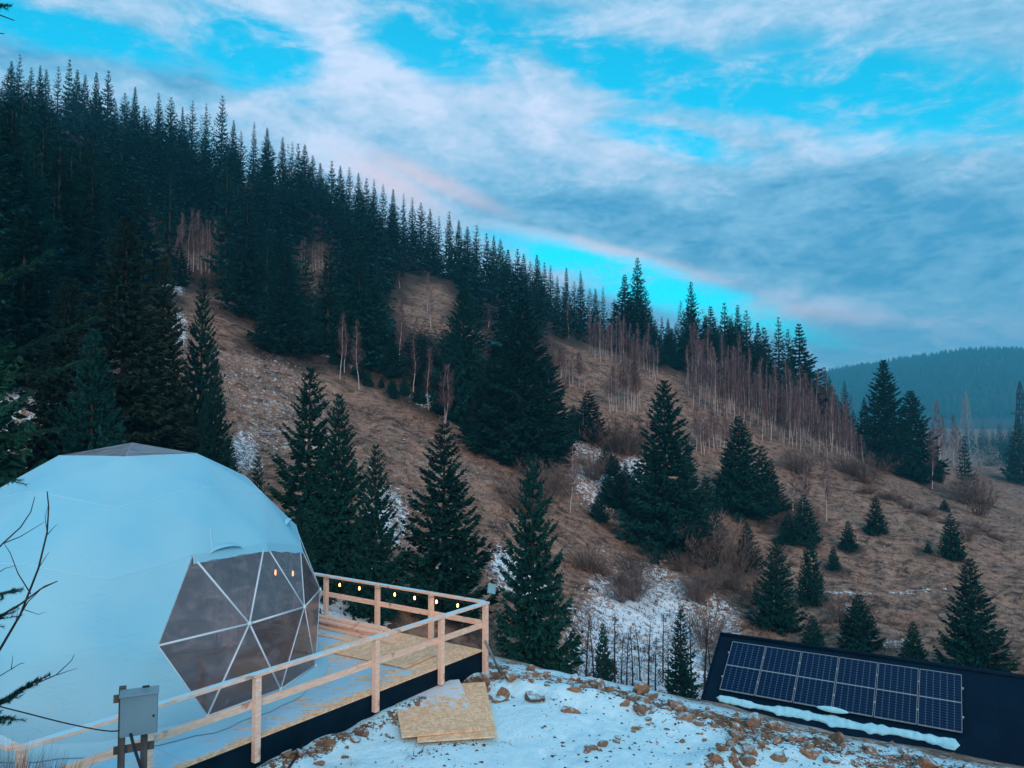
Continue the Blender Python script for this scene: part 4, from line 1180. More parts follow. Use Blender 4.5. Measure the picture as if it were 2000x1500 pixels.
# timber stacked on the deck
def plank(u, v0, v1, z, wd, ht, label, rot=0.0, mt='timber'):
    a, b = dk(u, v0, z), dk(u + rot, v1, z)
    mb = MB(); L = np.linalg.norm(b - a); mb.box((0, 0, 0), (L, wd, ht))
    o = tag(mb.build('plank', M[mt], bevel=.003), label, 'plank', 'planks stacked on the deck')
    c = (a + b) / 2; o.location = c; d = b - a; o.rotation_euler = (0, 0, math.atan2(d[1], d[0]))
for u, v0, v1, z, lb, rt in ((.35, 1.95, 5.0, .03, 'rear plank in the bottom layer of the deck stack', .0), (.52, 1.9, 5.0, .03, 'middle plank in the bottom layer of the deck stack', .02), (.70, 1.75, 4.9, .03, 'front plank in the bottom layer of the deck stack', -.02),
        (.38, 2.05, 5.1, .082, 'rear plank in the second layer of the deck stack', .02), (.57, 2.1, 5.0, .082, 'front plank in the second layer of the deck stack', -.02), (.42, 2.15, 5.1, .134, 'rear plank in the third layer of the deck stack', .0), (.60, 2.2, 5.1, .134, 'front plank in the third layer of the deck stack', .03), (.48, 2.2, 5.1, .186, 'single plank on top of the deck stack', .05)):
    plank(u, v0, v1, z, .15, .048, lb, rt)
plank(1.02, 2.3, 3.6, .015, .12, .024, 'loose thin plank lying in front of the deck stack', .1)
def board(name, c, rz, size, label, mt, tilt=(0, 0), cat='board', group=None):
    mb = MB(); mb.box((0, 0, 0), size)
    o = tag(mb.build(name, M[mt], bevel=.002), label, cat, group); o.location = c; o.rotation_euler = (tilt[0], tilt[1], rz); return o
p = dk(1.35, 1.55, .024); ang = math.atan2(DV[1], DV[0])
board('strand_board', p, ang + .05, (2.2, .95, .02), 'strand board lying bare on the deck near the corner', 'osb')
zb = -.40
board('strand_board', (-.99, 13.44, zb), R_(6.6) , (1.25, 2.44, .024), 'lower strand board lying on the snow beside the deck', 'osb', (R_(.6), R_(-1)), group='strand boards on the snow')
board('strand_board', (-1.36, 13.50, zb + .036), R_(12.5), (1.25, 2.3, .024), 'upper snow-dusted strand board on the snow beside the deck', 'osb_snow', (R_(1.0), R_(-.4)), group='strand boards on the snow')
# corner brace pipe and small lamp
mb = MB(); a = at(948, 1252, 15.35); b = at(976, 1312, 15.6); mb.tube([a, b], .024, 8)
tag(mb.build('steel_pipe', M['grey_pipe'], smooth=True), 'grey steel pipe leaning against the deck corner post', 'pipe')
lampp = at(960, 1150, 15.75)
fl = empty('flood_lamp', lampp, 0, 'small pale flat lamp head on a thin arm at the deck corner', 'lamp')
mb = MB(); mb.box((0, 0, 0), (.17, .04, .20), M=Euler((R_(-25), R_(14), R_(20))).to_matrix()); mb.build('lamp_head', M['lamp_panel'], fl, bevel=.008)
mb = MB(); mb.tube([(0, .03, -.05), (-.02, .02, -.2), (-.13, -.2, -.32)], .012, 6); mb.build('arm', M['black_rubber'], fl)

# ------------------------------------------------------------------ geodesic dome
def geo():
    P = [(0, 0, 1)]; a = math.atan(.5)
    for k in range(5): t = k * 2 * math.pi / 5; P.append((math.cos(a) * math.cos(t), math.cos(a) * math.sin(t), math.sin(a)))
    for k in range(5): t = (k + .5) * 2 * math.pi / 5; P.append((math.cos(a) * math.cos(t), math.cos(a) * math.sin(t), -math.sin(a)))
    P.append((0, 0, -1)); P = np.array(P)
    V_, T_ = {}, []
    def idx(p):
        p = p / np.linalg.norm(p); return V_.setdefault(tuple(np.round(p, 4) + 0.0), len(V_))
    for i, j, k in itertools.combinations(range(12), 3):
        if all(np.linalg.norm(P[x] - P[y]) < 1.06 for x, y in ((i, j), (j, k), (i, k))):
            g = {(a, b): idx((P[i] * a + P[j] * b + P[k] * (3 - a - b)) / 3) for a in range(4) for b in range(4 - a)}
            for a in range(3):
                for b in range(3 - a):
                    T_.append((g[a, b], g[a + 1, b], g[a, b + 1]))
                    if a + b < 2: T_.append((g[a + 1, b], g[a + 1, b + 1], g[a, b + 1]))
    return np.array(list(V_)), T_
GV, GT = geo()
DR, DC, DROT = 3.4, np.array([-6.88, 13.95, .76]), R_(3)
zen = np.degrees(np.arccos(np.clip(GV[:, 2], -1, 1)))
c_, s_ = math.cos(DROT), math.sin(DROT)
GV = np.stack([GV[:, 0] * c_ - GV[:, 1] * s_, GV[:, 0] * s_ + GV[:, 1] * c_, GV[:, 2]], 1)
def proj(P):
    x, y, z = P[0], P[1], P[2] - CAM_H
    f = y * math.cos(PITCH) + z * math.sin(PITCH); u = -y * math.sin(PITCH) + z * math.cos(PITCH)
    return 1000 + 1500 * x / f, 750 - 1500 * u / f
best = min((i for i in range(len(GV)) if 75 < zen[i] < 85 and GV[i][1] < 0), key=lambda i: (proj(GV[i] * DR + DC)[0] - 317) ** 2 + (proj(GV[i] * DR + DC)[1] - 1267) ** 2)
AZ0 = math.degrees(math.atan2(GV[best][1], GV[best][0]))
dome = empty('geodesic_dome', (DC[0], DC[1], 0), 0, 'large white canvas geodesic dome tent with clear window on the deck', 'dome tent')
dloc = Vector((DC[0], DC[1], 0)); DCL = np.array([0, 0, DC[2]])
def tri_patch(mb, tri, r, k=8, puff=.07, inner=False):
    A, B, Cc = (GV[i] for i in tri)
    if np.dot(np.cross(B - A, Cc - A), A + B + Cc) < 0: B, Cc = Cc, B
    if inner: B, Cc = Cc, B
    ids = {}; vs, fs = [], []
    for a in range(k + 1):
        for b in range(k + 1 - a):
            p = (A * (k - a - b) + B * a + Cc * b) / k
            sp = p / np.linalg.norm(p)
            ids[a, b] = len(vs); vs.append((p * (1 - puff) + sp * puff) * r + DCL)
    for a in range(k):
        for b in range(k - a):
            fs.append((ids[a, b], ids[a + 1, b], ids[a, b + 1]))
            if a + b < k - 1: fs.append((ids[a + 1, b], ids[a + 1, b + 1], ids[a, b + 1]))
    mb.add(vs, fs)
def merge(o, d=.002):
    import bmesh
    bm = bmesh.new(); bm.from_mesh(o.data); bmesh.ops.remove_doubles(bm, verts=bm.verts, dist=d); bm.to_mesh(o.data); bm.free()
bands = {'upper_cover': MB(), 'middle_cover': MB(), 'lower_cover': MB()}
lining = MB(); win = []; sky5 = []
for tri in GT:
    zz = zen[list(tri)]
    if zz.max() > 102: continue
    ce = GV[list(tri)].mean(0); zc = math.degrees(math.acos(ce[2] / np.linalg.norm(ce))); rel = (math.degrees(math.atan2(ce[1], ce[0])) - AZ0 + 6) % 360
    if zz.max() < 21: sky5.append(tri); continue
    if zz.min() > 55 and 12 <= rel < 132 and zz.max() > 75: win.append(tri); continue
    b = 'upper_cover' if zz.max() < 45 else 'middle_cover' if zz.max() < 65 else 'lower_cover'
    tri_patch(bands[b], tri, DR); tri_patch(lining, tri, DR * .985, 2, .3, True)
for nm, mb in bands.items():
    o = mb.build(nm, M['canvas'], dome, smooth=True); merge(o)
o = lining.build('lining', M['canvas_inner'], dome, smooth=True); merge(o)
for tri in sky5:
    mb = MB(); tri_patch(mb, tri, DR, 1, 0); mb.build('skylight_pane', M['skylight_film'], dome)
for tri in win:
    mb = MB(); tri_patch(mb, tri, DR * .996, 1, 0); mb.build('window_pane', M['film'], dome)
def edges(tris): return sorted({tuple(sorted(e)) for t in tris for e in ((t[0], t[1]), (t[1], t[2]), (t[0], t[2]))})
for i, j in edges(win):
    mb = MB(); mb.tube([GV[i] * DR * .992 + DCL, GV[j] * DR * .992 + DCL], .020, 8); mb.build('window_strut', M['white_metal'], dome, smooth=True)
for i in sorted({i for t in win for i in t}):
    if zen[i] < 65 or i == best: continue
    d = Vector(GV[i]); mb = MB(); mb.tube([GV[i] * DR * .986 + DCL, GV[i] * DR * 1.002 + DCL], .036, 10); mb.build('hub', M['white_metal'], dome, smooth=True)
for i, j in edges(sky5):
    mb = MB(); mb.tube([GV[i] * DR * .995 + DCL, GV[j] * DR * .995 + DCL], .016, 6); mb.build('skylight_strut', M['white_metal'], dome, smooth=True)
# hem of canvas along the top of the window, seams along the rings
for i, j in edges(win):
    if zen[i] < 65 and zen[j] < 65:
        A, B = GV[i], GV[j]; dn = lambda q: q * DR * 1.004 + DCL
        t = lambda q: np.array([q[0] * (1 + .012), q[1] * (1 + .012), q[2] - .042])
        mb = MB(); n_ = 8; top = [dn(A + (B - A) * k / n_) for k in range(n_ + 1)]; bot = [dn(t(A + (B - A) * k / n_)) + np.array([0, 0, .012 * math.sin(k * 2.1)]) for k in range(n_ + 1)]
        mb.add(top + bot, [(k, k + 1, n_ + 2 + k, n_ + 1 + k) for k in range(n_)]); mb.build('hem', M['canvas'], dome, smooth=True)
allcov = [t for t in GT if zen[list(t)].max() < 102 and t not in win]
for i, j in edges(allcov):
    rings = ((35, 45), (57, 65), (19, 21))
    if any(a < zen[i] < b and a < zen[j] < b for a, b in rings) or (78 < zen[i] < 82 and 78 < zen[j] < 82 and False):
        A, B = GV[i], GV[j]
        mb = MB(); pts_ = []
        for k in range(7):
            p = A + (B - A) * k / 6; sp = p / np.linalg.norm(p); pts_.append((p * .93 + sp * .07) * DR * 1.0006 + DCL)
        mb.tube(pts_, .0045, 6); mb.build('seam', M['seam'], dome, smooth=True)
# skirt on the floor
ringi = sorted([i for i in range(len(GV)) if 98 < zen[i] < 102], key=lambda i: math.atan2(GV[i][1], GV[i][0]))
mb = MB(); n_ = len(ringi) * 6; top, mid_, bot = [], [], []
for a in range(len(ringi)):
    A, B = GV[ringi[a]], GV[ringi[(a + 1) % len(ringi)]]
    for k in range(6):
        p = A + (B - A) * k / 6; q = p * DR + DCL; h_ = np.hypot(q[0], q[1]); dr = q[:2] / h_; wv = .02 * math.sin(a * 5.1 + k * 1.9)
        top.append((q[0], q[1], q[2])); mid_.append((*(dr * (h_ + .05 + wv)), .05)); bot.append((*(dr * (h_ + .22 + 2 * wv)), .012))
mb.add(top + mid_ + bot, [(r_ * n_ + k, r_ * n_ + (k + 1) % n_, (r_ + 1) * n_ + (k + 1) % n_, (r_ + 1) * n_ + k) for r_ in (0, 1) for k in range(n_)])
mb.build('floor_skirt', M['canvas'], dome, smooth=True)
# vents
def dome_hit(px, py):
    d = ray(px, py); d = d / np.linalg.norm(d); o = np.array([0, 0, CAM_H]) - DC
    b = d @ o; c = o @ o - (DR * .985) ** 2; t = -b - math.sqrt(max(b * b - c, 0)); return np.array([0, 0, CAM_H]) + d * t - [DC[0], DC[1], 0]
for (px, py, sz) in ((441, 1074, .30), (561, 1020, .22)):
    c0 = dome_hit(px, py); nrm = (c0 - DCL); nrm /= np.linalg.norm(nrm)
    sx = np.cross([0, 0, 1], nrm); sx /= np.linalg.norm(sx); uy = np.cross(nrm, sx)
    mb = MB(); rows = []
    for r_ in range(5):
        f = r_ / 4
        rows.append([c0 + sx * sz * math.cos(math.pi * k / 10) * (1 - .05 * f) + uy * (sz * .5 * math.sin(math.pi * k / 10) * (1 - f * .7) - .03) + nrm * (.005 + .085 * math.sin(f * 1.57)) * math.sin(math.pi * k / 10) for k in range(11)])
    vs = [q for row in rows for q in row]
    mb.add(vs, [(r_ * 11 + k, r_ * 11 + k + 1, (r_ + 1) * 11 + k + 1, (r_ + 1) * 11 + k) for r_ in range(4) for k in range(10)])
    mb.build('vent_hood', M['canvas'], dome, smooth=True)
mb = MB(); a = dome_hit(413, 1072); b = dome_hit(410, 1035); cN = lambda q: q + (q - DCL) * .004
mb.tube([cN(a), cN((a + b) / 2), cN(b)], .006, 5); mb.build('vent_cord', M['seam'], dome)
# inside the dome
mb = MB(); mb.add([(math.cos(k * math.pi / 20) * 3.25, math.sin(k * math.pi / 20) * 3.25, .012) for k in range(40)], [tuple(range(40))]); mb.build('inner_floor', M['dark_wood'], dome)
def inside(px, py, Y, z): q = at(px, py, Y); return np.array([q[0], q[1], z])
bed = empty('bed', (-6.6, 14.9, 0), R_(20), 'wide bed with brown cover inside the dome behind the clear window', 'bed')
mb = MB(); mb.box((0, 0, .2), (1.8, 2.0, .3)); mb.build('bed_frame', M['dark_wood'], bed, bevel=.02)
mb = MB(); mb.box((0, 0, .45), (1.75, 1.95, .2)); mb.build('mattress', M['bedding'], bed, bevel=.06)
mb = MB(); mb.box((-.4, .75, .62), (.6, .4, .16)); mb.build('pillow', M['canvas_inner'], bed, bevel=.06)
mb = MB(); mb.box((.4, .75, .62), (.6, .4, .16)); mb.build('pillow', M['canvas_inner'], bed, bevel=.06)
cur = empty('curtain', (-5.75, 15.6, 0), 0, 'tall pinkish curtain hanging inside the dome window', 'curtain')
mb = MB(); n_ = 24
cv = [(-.45 + .9 * k / n_, .06 * math.sin(k * 1.5), z) for z in (.05, 1.2, 2.3) for k in range(n_ + 1)]
mb.add(cv, [(r_ * (n_ + 1) + k, r_ * (n_ + 1) + k + 1, (r_ + 1) * (n_ + 1) + k + 1, (r_ + 1) * (n_ + 1) + k) for r_ in (0, 1) for k in range(n_)]); mb.build('cloth', M['canvas_inner'], cur, smooth=True)
for i, (px, py, Y) in enumerate(((538, 1118, 13.4), (572, 1120, 13.9))):
    q = at(px, py, Y)
    lp = empty('pendant_lamp', q, 0, ('left' if i == 0 else 'right') + ' of two warm lamps glowing inside the dome window', 'lamp', 'lamps inside the dome')
    mb = MB(); mb.tube([(0, 0, -.05), (0, 0, -.03), (0, 0, .02), (0, 0, .05)], [.006, .016, .016, .008], 10); mb.build('bulb', M['lamp_glow'], lp, smooth=True)
    mb = MB(); mb.tube([(0, 0, .05), (0, 0, .5)], .006, 5); mb.build('cord', M['black_rubber'], lp)

# ------------------------------------------------------------------ electric cabinet by the railing
cb = at(272, 1390, 8.35); yaw = R_(24)
cab = empty('electric_cabinet', cb, yaw, 'grey metal electric cabinet mounted on a post stand by the railing', 'cabinet')
mb = MB(); mb.box((0, 0, 0), (.36, .20, .42)); mb.build('body', M['cabinet'], cab, bevel=.008)
mb = MB(); mb.box((0, -.112, 0), (.35, .022, .41)); dr = mb.build('door', M['cabinet'], cab, bevel=.006)
mb = MB(); mb.tube([(.14, -.12, -.02), (.14, -.132, -.02)], .012, 10); mb.build('lock', M['black_rubber'], dr)
mb = MB(); mb.box((0, -.02, .216), (.38, .25, .012)); mb.build('rain_cover', M['cabinet'], cab, bevel=.003)
mb = MB(); mb.box((.06, .02, .25), (.07, .02, .018)); mb.build('lug', M['black_rubber'], cab)
sg = h1(cb[0], cb[1] + .2)
stand = empty('post_stand', (cb[0], cb[1], sg), yaw, 'weathered wooden post stand carrying the electric cabinet', 'stand')
hz = cb[2] - sg
for x, top in ((-.17, hz + .24), (.05, hz + .1)):
    mb = MB(); mb.box((x, .155, (top - .4) / 2), (.07, .07, top + .4)); mb.build('post', M['weathered_wood'], stand, bevel=.004)
mb = MB(); mb.box((-.05, .215, hz - .45), (.4, .03, .08)); mb.build('crossbar', M['weathered_wood'], stand)
mb = MB(); mb.box((-.05, .208, hz + .1), (.42, .03, .08)); mb.build('crossbar', M['weathered_wood'], stand)
def cable(name, pts_, r, label, mt='black_rubber', cat='cable', n_=8):
    P = [np.array(p) for p in pts_]; out = []
    for i in range(len(P) - 1):
        p0, p1, p2, p3 = P[max(i - 1, 0)], P[i], P[i + 1], P[min(i + 2, len(P) - 1)]
        for k in range(n_):
            t = k / n_; out.append(.5 * (2 * p1 + (p2 - p0) * t + (2 * p0 - 5 * p1 + 4 * p2 - p3) * t * t + (3 * p1 - p0 - 3 * p2 + p3) * t ** 3))
    out.append(P[-1]); mb = MB(); mb.tube(out, r, 7)
    return tag(mb.build(name, M[mt], smooth=True), label, cat)
cable('power_cable', [at(-60, 1365, 7.8), at(40, 1390, 8.0), at(140, 1415, 8.15), at(215, 1428, 8.2), at(252, 1422, 8.22)], .007, 'thin black cable strung from the left to the cabinet')
cable('feed_cable', [at(255, 1432, 8.22), at(262, 1460, 8.1), at(272, 1490, 7.95), at(285, 1530, 7.7), at(292, 1590, 7.3)], .016, 'thick black cable dropping from the cabinet bottom')
def on_yard(px, py, dz=.03):
    d = ray(px, py); t = np.linspace(6, 17, 300); X = d[0] / d[1] * t; Z = CAM_H + d[2] / d[1] * t; g = H(X, t); i = np.argmax(g >= Z); return np.array([X[i], t[i], g[i] + dz])
cable('black_hose', [on_yard(x, y) for x, y in ((545, 1530), (568, 1500), (586, 1470), (592, 1448), (585, 1436), (572, 1434), (570, 1426), (580, 1424))], .02, 'black hose curling over the snow beside the deck', cat='hose')
cable('grey_conduit', [on_yard(x, y, .06) for x, y in ((600, 1436), (640, 1418), (692, 1396))], .022, 'straight grey conduit lying along the deck skirting', 'grey_pipe', 'pipe')

# ------------------------------------------------------------------ stones and clods
def rock_mesh(seed):
    import bmesh
    r = random.Random(seed); bm = bmesh.new(); bmesh.ops.create_icosphere(bm, subdivisions=2, radius=1)
    cuts = [(Vector((r.gauss(0, 1), r.gauss(0, 1), r.gauss(0, 1))).normalized(), r.uniform(.38, .75)) for _ in range(11)]
    sc = (r.uniform(.8, 1.35), r.uniform(.7, 1.05), r.uniform(.5, .8))
    for v in bm.verts:
        for n_, d in cuts:
            q = v.co.dot(n_)
            if q > d: v.co -= n_ * (q - d)
        v.co = Vector((v.co.x * sc[0], v.co.y * sc[1], v.co.z * sc[2])) * (1 + r.uniform(-.05, .05))
    me = bpy.data.meshes.new('rock'); bm.to_mesh(me); bm.free(); me.materials.append(M['rock']); return me
ROCK = [rock_mesh(i) for i in range(9)]
nrock = 0
def rock(x, y, s, label, group):
    global nrock
    o = tag(link('rock', ROCK[nrock % 9]), label, 'rock', group); nrock += 1
    o.location = (x, y, h1(x, y) + s * rk.uniform(-.25, .3)); o.scale = (s, s, s * rk.uniform(.8, 1.1)); o.rotation_euler = (rk.uniform(-.5, .5), rk.uniform(-.5, .5), rk.uniform(0, 6.28))
rk = random.Random(5)
seg = CREST[4:12]
for i in range(215):
    t = rk.uniform(.85, 6.6); k = int(t); p = seg[k] + (seg[k + 1] - seg[k]) * (t - k)
    s = rk.uniform(-.55, 1.0) if rk.random() < .85 else rk.uniform(-1.1, -.5)
    d = seg[k + 1] - seg[k]; nn = np.array([-d[1], d[0]]) / np.hypot(*d)
    x, y = p + nn * s
    side = 'left' if x < 2.2 else 'middle' if x < 5 else 'right'
    rock(x, y, rk.choice((.045, .055, .07, .08, .1, .12, .16, .22)), f'brown snow-capped stone in the rubble along the yard edge, {side} stretch', f'stones along the yard edge, {side} stretch')
for i in range(62):
    t = rk.random(); x, y = np.array([2.55, 11.15]) * (1 - t) + np.array([4.1, 12.9]) * t + np.array([rk.gauss(0, .16), rk.gauss(0, .2)])
    rock(x, y, rk.choice((.06, .07, .08, .1, .12, .16)), 'brown stone in the rubble bank running down from the yard edge', 'stones in the rubble bank')
for i in range(14):
    t = i / 13; q = on_yard(1150 + 120 * t + rk.uniform(-6, 6), 1472 - 60 * t + rk.uniform(-6, 6), 0)
    rock(q[0], q[1], rk.choice((.04, .05, .06, .09)) + (.06 if i < 2 else 0), 'brown clod in the short diagonal row on the snow', 'clods in the diagonal row')
for i in range(30):
    q = on_yard(rk.uniform(1480, 1990), rk.uniform(1440, 1500), 0)
    rock(q[0], q[1], rk.choice((.04, .05, .07, .1)), 'brown stone poking through the snow at lower right', 'stones at lower right')
for i in range(34):
    t = rk.random(); u = .6 + 5.6 * t; q = dk(u, -.25 - rk.random() * .45)
    rock(q[0], q[1], rk.choice((.05, .06, .08, .11)), 'grey-brown stone lying along the deck skirting', 'stones along the deck skirting')
for px, py, s, lb in ((700, 1392, .17, 'largest block of stone against the deck skirting'), (560, 1478, .12, 'flat pale stone beside the black hose'), (508, 1488, .09, 'dark stone at the foot of the railing post'), (1700, 1472, .2, 'largest brown boulder at lower right'), (1250, 1395, .12, 'single stone left of the rubble bank')):
    q = on_yard(px, py, 0); rock(q[0], q[1], s, lb, None)
n = 9000
X = rg.uniform(-3.5, 9, n); Yt = rg.uniform(9.8, 16.0, n); cdv = crest_dist(X, Yt)
dd = (np.stack([X, Yt], 1) - CN) @ np.linalg.inv(np.array([DU, DV]))
pr = .30 + .7 * np.exp(-((cdv - .2) / .6) ** 2) + .25 * sstep(X, 1.5, 5) * (vnoise(X, Yt, .7, 33) > .5)
k = (rg.rand(n) < pr * (vnoise(X, Yt, .5, 34) > .35)) & (cdv < 1.2) & (dd[:, 1] < -.15)
X, Yt = X[k], Yt[k]; n = len(X); Z = H(X, Yt); S = .006 + .036 * rg.rand(n) ** 2.2
tv_ = np.array([(1, 0, .1), (-.4, .9, .0), (-.5, -.8, .1), (.1, .1, .9), (0, 0, -.6)]); tf_ = np.array([(0, 1, 3), (1, 2, 3), (2, 0, 3), (0, 4, 1), (1, 4, 2), (2, 4, 0)])
a = rg.uniform(0, 6.28, n)
b = tv_[None] * S[:, None, None] * rg.uniform(.5, 1.7, (n, 5, 3)) * [1, 1, .55]
b = np.stack([b[..., 0] * np.cos(a)[:, None] - b[..., 1] * np.sin(a)[:, None], b[..., 0] * np.sin(a)[:, None] + b[..., 1] * np.cos(a)[:, None], b[..., 2]], -1) + np.stack([X, Yt, Z], 1)[:, None]
M['clod'] = two('clod', (.07, .032, .022), (.2, .10, .06), 9, .95, 0)
tag(link('soil_clods', np_mesh('soil_clods', b.reshape(-1, 3), (tf_[None] + np.arange(n)[:, None, None] * 5).reshape(-1, 3), M['clod'])), 'small crumbs of brown soil scattered over the snow', 'soil', kind='stuff')
# dead stalks on the snow
for i, (px, py) in enumerate(((690, 1492), (800, 1478), (825, 1470), (1060, 1372), (1078, 1366), (1490, 1470))):
    q = on_yard(px, py, 0); P, D, W = [], [], []
    for k in range(7):
        d = np.array([rk.gauss(0, .12), rk.gauss(0, .08), rk.uniform(.05, .2)]); P.append(q + np.array([rk.gauss(0, .04), rk.gauss(0, .04), -.01])); D.append(d); W.append(.006)
        P.append(q + d * .6); D.append(np.array([rk.gauss(0, .07), rk.gauss(0, .05), rk.uniform(0, .06)])); W.append(.004)
    v, f = slivers(P, D, W)
    tag(link('dry_stalk', np_mesh('dry_stalk', v, f, M['dark_twig'])), ('dry dark weed stalk poking out of the snow near the bottom edge', 'dry weed below the strand boards', 'second dry weed below the strand boards', 'thin dead stalk on the snow right of the boards', 'thin dead stalk near the stony edge', 'dead stalk beside the rubble bank')[i], 'weed')

# ------------------------------------------------------------------ shed with solar panels
TLp = at(1430, 1253, 24.8); E1 = np.array([.86, -.51, 0]); E1 /= np.linalg.norm(E1); PT = R_(34)
UP = np.array([-E1[1] * math.cos(PT), E1[0] * math.cos(PT), math.sin(PT)]); NRM = np.cross(E1, UP)
PH = 1.86
O3 = TLp - UP * PH                                           # lower left corner of the panel field
def rf(x, y, n_=0.0): return O3 + E1 * x + UP * y + NRM * n_
shed = empty('dark_shed', (O3[0], O3[1], h1(*O3[:2])), 0, 'black shed with pitched roof below the snowy yard edge', 'shed')
def U_(o): return under(o, shed)
RW, RE = -.42, 13.0; y0, y1 = -.95, PH + .32
zsh = -.10
ridge = lambda x: rf(x, y1, zsh)
def slab(a, b, c, d, th, nm, mt):
    nn = np.cross(b - a, d - a); nn /= np.linalg.norm(nn); mb = MB()
    mb.add([a, b, c, d, a - nn * th, b - nn * th, c - nn * th, d - nn * th], [(0, 1, 2, 3), (7, 6, 5, 4), (0, 4, 5, 1), (1, 5, 6, 2), (2, 6, 7, 3), (3, 7, 4, 0)])
    return U_(mb.build(nm, M[mt]))
w_ = 1.08; x = RW; 
while x < RE - .01:                                          # roof sheets laid side by side
    x2 = min(x + w_, RE)
    slab(rf(x + .0015, y0, zsh), rf(x2 - .0015, y0, zsh), rf(x2 - .0015, y1 - .02, zsh), rf(x + .0015, y1 - .02, zsh), .03, 'roof_sheet', 'roof_sheet')
    x = x2
UPB = np.array([-UP[0], -UP[1], UP[2]]);  NB = np.cross(UPB, E1)
rb0, rb1 = ridge(RW), ridge(RE)
slab(rb1 - UPB * .02, rb0 - UPB * .02, rb0 - UPB * 3.2, rb1 - UPB * 3.2, .03, 'back_roof_slope', 'roof_sheet')
mb = MB(); mb.tube([ridge(RW - .03) + [0, 0, .0], ridge(RE)], .07, 8); U_(mb.build('ridge_cap', M['roof_sheet'], smooth=True))
mb = MB(); mb.beam(rf(RW - .03, y0, zsh - .05), rf(RW - .03, y1, zsh - .05), .05, .18, up=NRM); U_(mb.build('barge_board', M['roof_sheet']))
mb = MB(); mb.beam(rf(RW, y0 - .03, zsh - .07), rf(RE, y0 - .03, zsh - .07), .05, .14); U_(mb.build('eave_board', M['roof_sheet']))
ev = rf(0, y0 + .35, zsh - .05); evz = ev[2]; fl_z = min(h1(O3[0], O3[1]), h1(*rf(RE, 0)[:2])) - .8
def P2(x, s): p = rf(x, y0 + .35, 0); back = np.array([-E1[1], E1[0], 0]); q = p + back * s; return q
dep = 2 * ((y1 - y0 - .35) * math.cos(PT))
for nm, a, b in (('front_wall', P2(RW + .3, 0), P2(RE - .3, 0)), ('back_wall', P2(RW + .3, dep), P2(RE - .3, dep)), ):
    mb = MB(); mb.beam(np.array([*a[:2], (evz + fl_z) / 2]), np.array([*b[:2], (evz + fl_z) / 2]), .1, evz - fl_z); U_(mb.build(nm, M['fascia']))
for x in (RW + .3, RE - .3):
    a, b = P2(x, 0), P2(x, dep); m_ = (a + b) / 2; zr = ridge(x)[2] - .06
    vs = [(*a[:2], fl_z), (*b[:2], fl_z), (*b[:2], evz), (*m_[:2], zr), (*a[:2], evz)]; off = E1 * .08; mb = MB()
    mb.add([np.array(v) for v in vs] + [np.array(v) + off for v in vs], [(0, 1, 2, 3, 4), (9, 8, 7, 6, 5)] + [(i, (i + 1) % 5, (i + 1) % 5 + 5, i + 5) for i in range(5)]); U_(mb.build('gable_wall', M['fascia']))
PW = 6.32 / 6
MP = Matrix((E1, UP, NRM)).transposed().to_4x4()
def in_panel(mb, nm, mt, par, **kw): return mb.build(nm, M[mt], par, **kw)
for i in range(6):
    o = empty('solar_panel', (0, 0, 0), 0, ('leftmost', 'second', 'third', 'fourth', 'fifth', 'rightmost')[i] + ' solar panel in the row of six on the black roof' + ('' if i in (0, 5) else ', counted from the left'), 'solar panel', 'solar panels on the black roof')
    c = rf((i + .5) * PW, PH / 2, .0)
    o.matrix_world = Matrix.Translation(Vector(c)) @ MP
    fw, ht = PW - .022, PH
    for s in (-1, 1):
        mb = MB(); mb.box((s * (fw / 2 - .008), 0, 0), (.008, ht, .036)); mb.build('frame_side', M['alu'], o)
        mb = MB(); mb.box((0, s * (ht / 2 - .010), .0), (fw - .034, .014, .036)); mb.build('frame_end', M['alu'], o)
        mb = MB(); a, b, y_, q = -fw / 2 + .018, fw / 2 - .018, s * ht / 4, ht / 4 - .018
        mb.add([(a, y_ - q, .012), (b, y_ - q, .012), (b, y_ + q, .012), (a, y_ + q, .012), (a, y_ - q, .004), (b, y_ - q, .004), (b, y_ + q, .004), (a, y_ + q, .004)], [(0, 1, 2, 3), (7, 6, 5, 4), (0, 4, 5, 1), (1, 5, 6, 2), (2, 6, 7, 3), (3, 7, 4, 0)])
        mb.build('cell_sheet', M['cells'], o)
        mb = MB(); mb.box((PW / 2 * (1 if i < 5 else 1.01), s * ht / 4, .014), (.05, .045, .05)); mb.build('clamp', M['alu'], o)
        if i == 0:
            mb = MB(); mb.box((-PW / 2, s * ht / 4, .014), (.05, .045, .05)); mb.build('clamp', M['alu'], o)
    mb = MB(); mb.box((0, 0, .008), (fw - .036, .022, .014)); mb.build('middle_bar', M['alu'], o)
    mb = MB(); mb.box((0, -ht / 4, -.05), (fw, .04, .04)); mb.box((0, ht / 4, -.05), (fw, .04, .04)); tag(mb.build('mounting_rail', M['alu'], o))
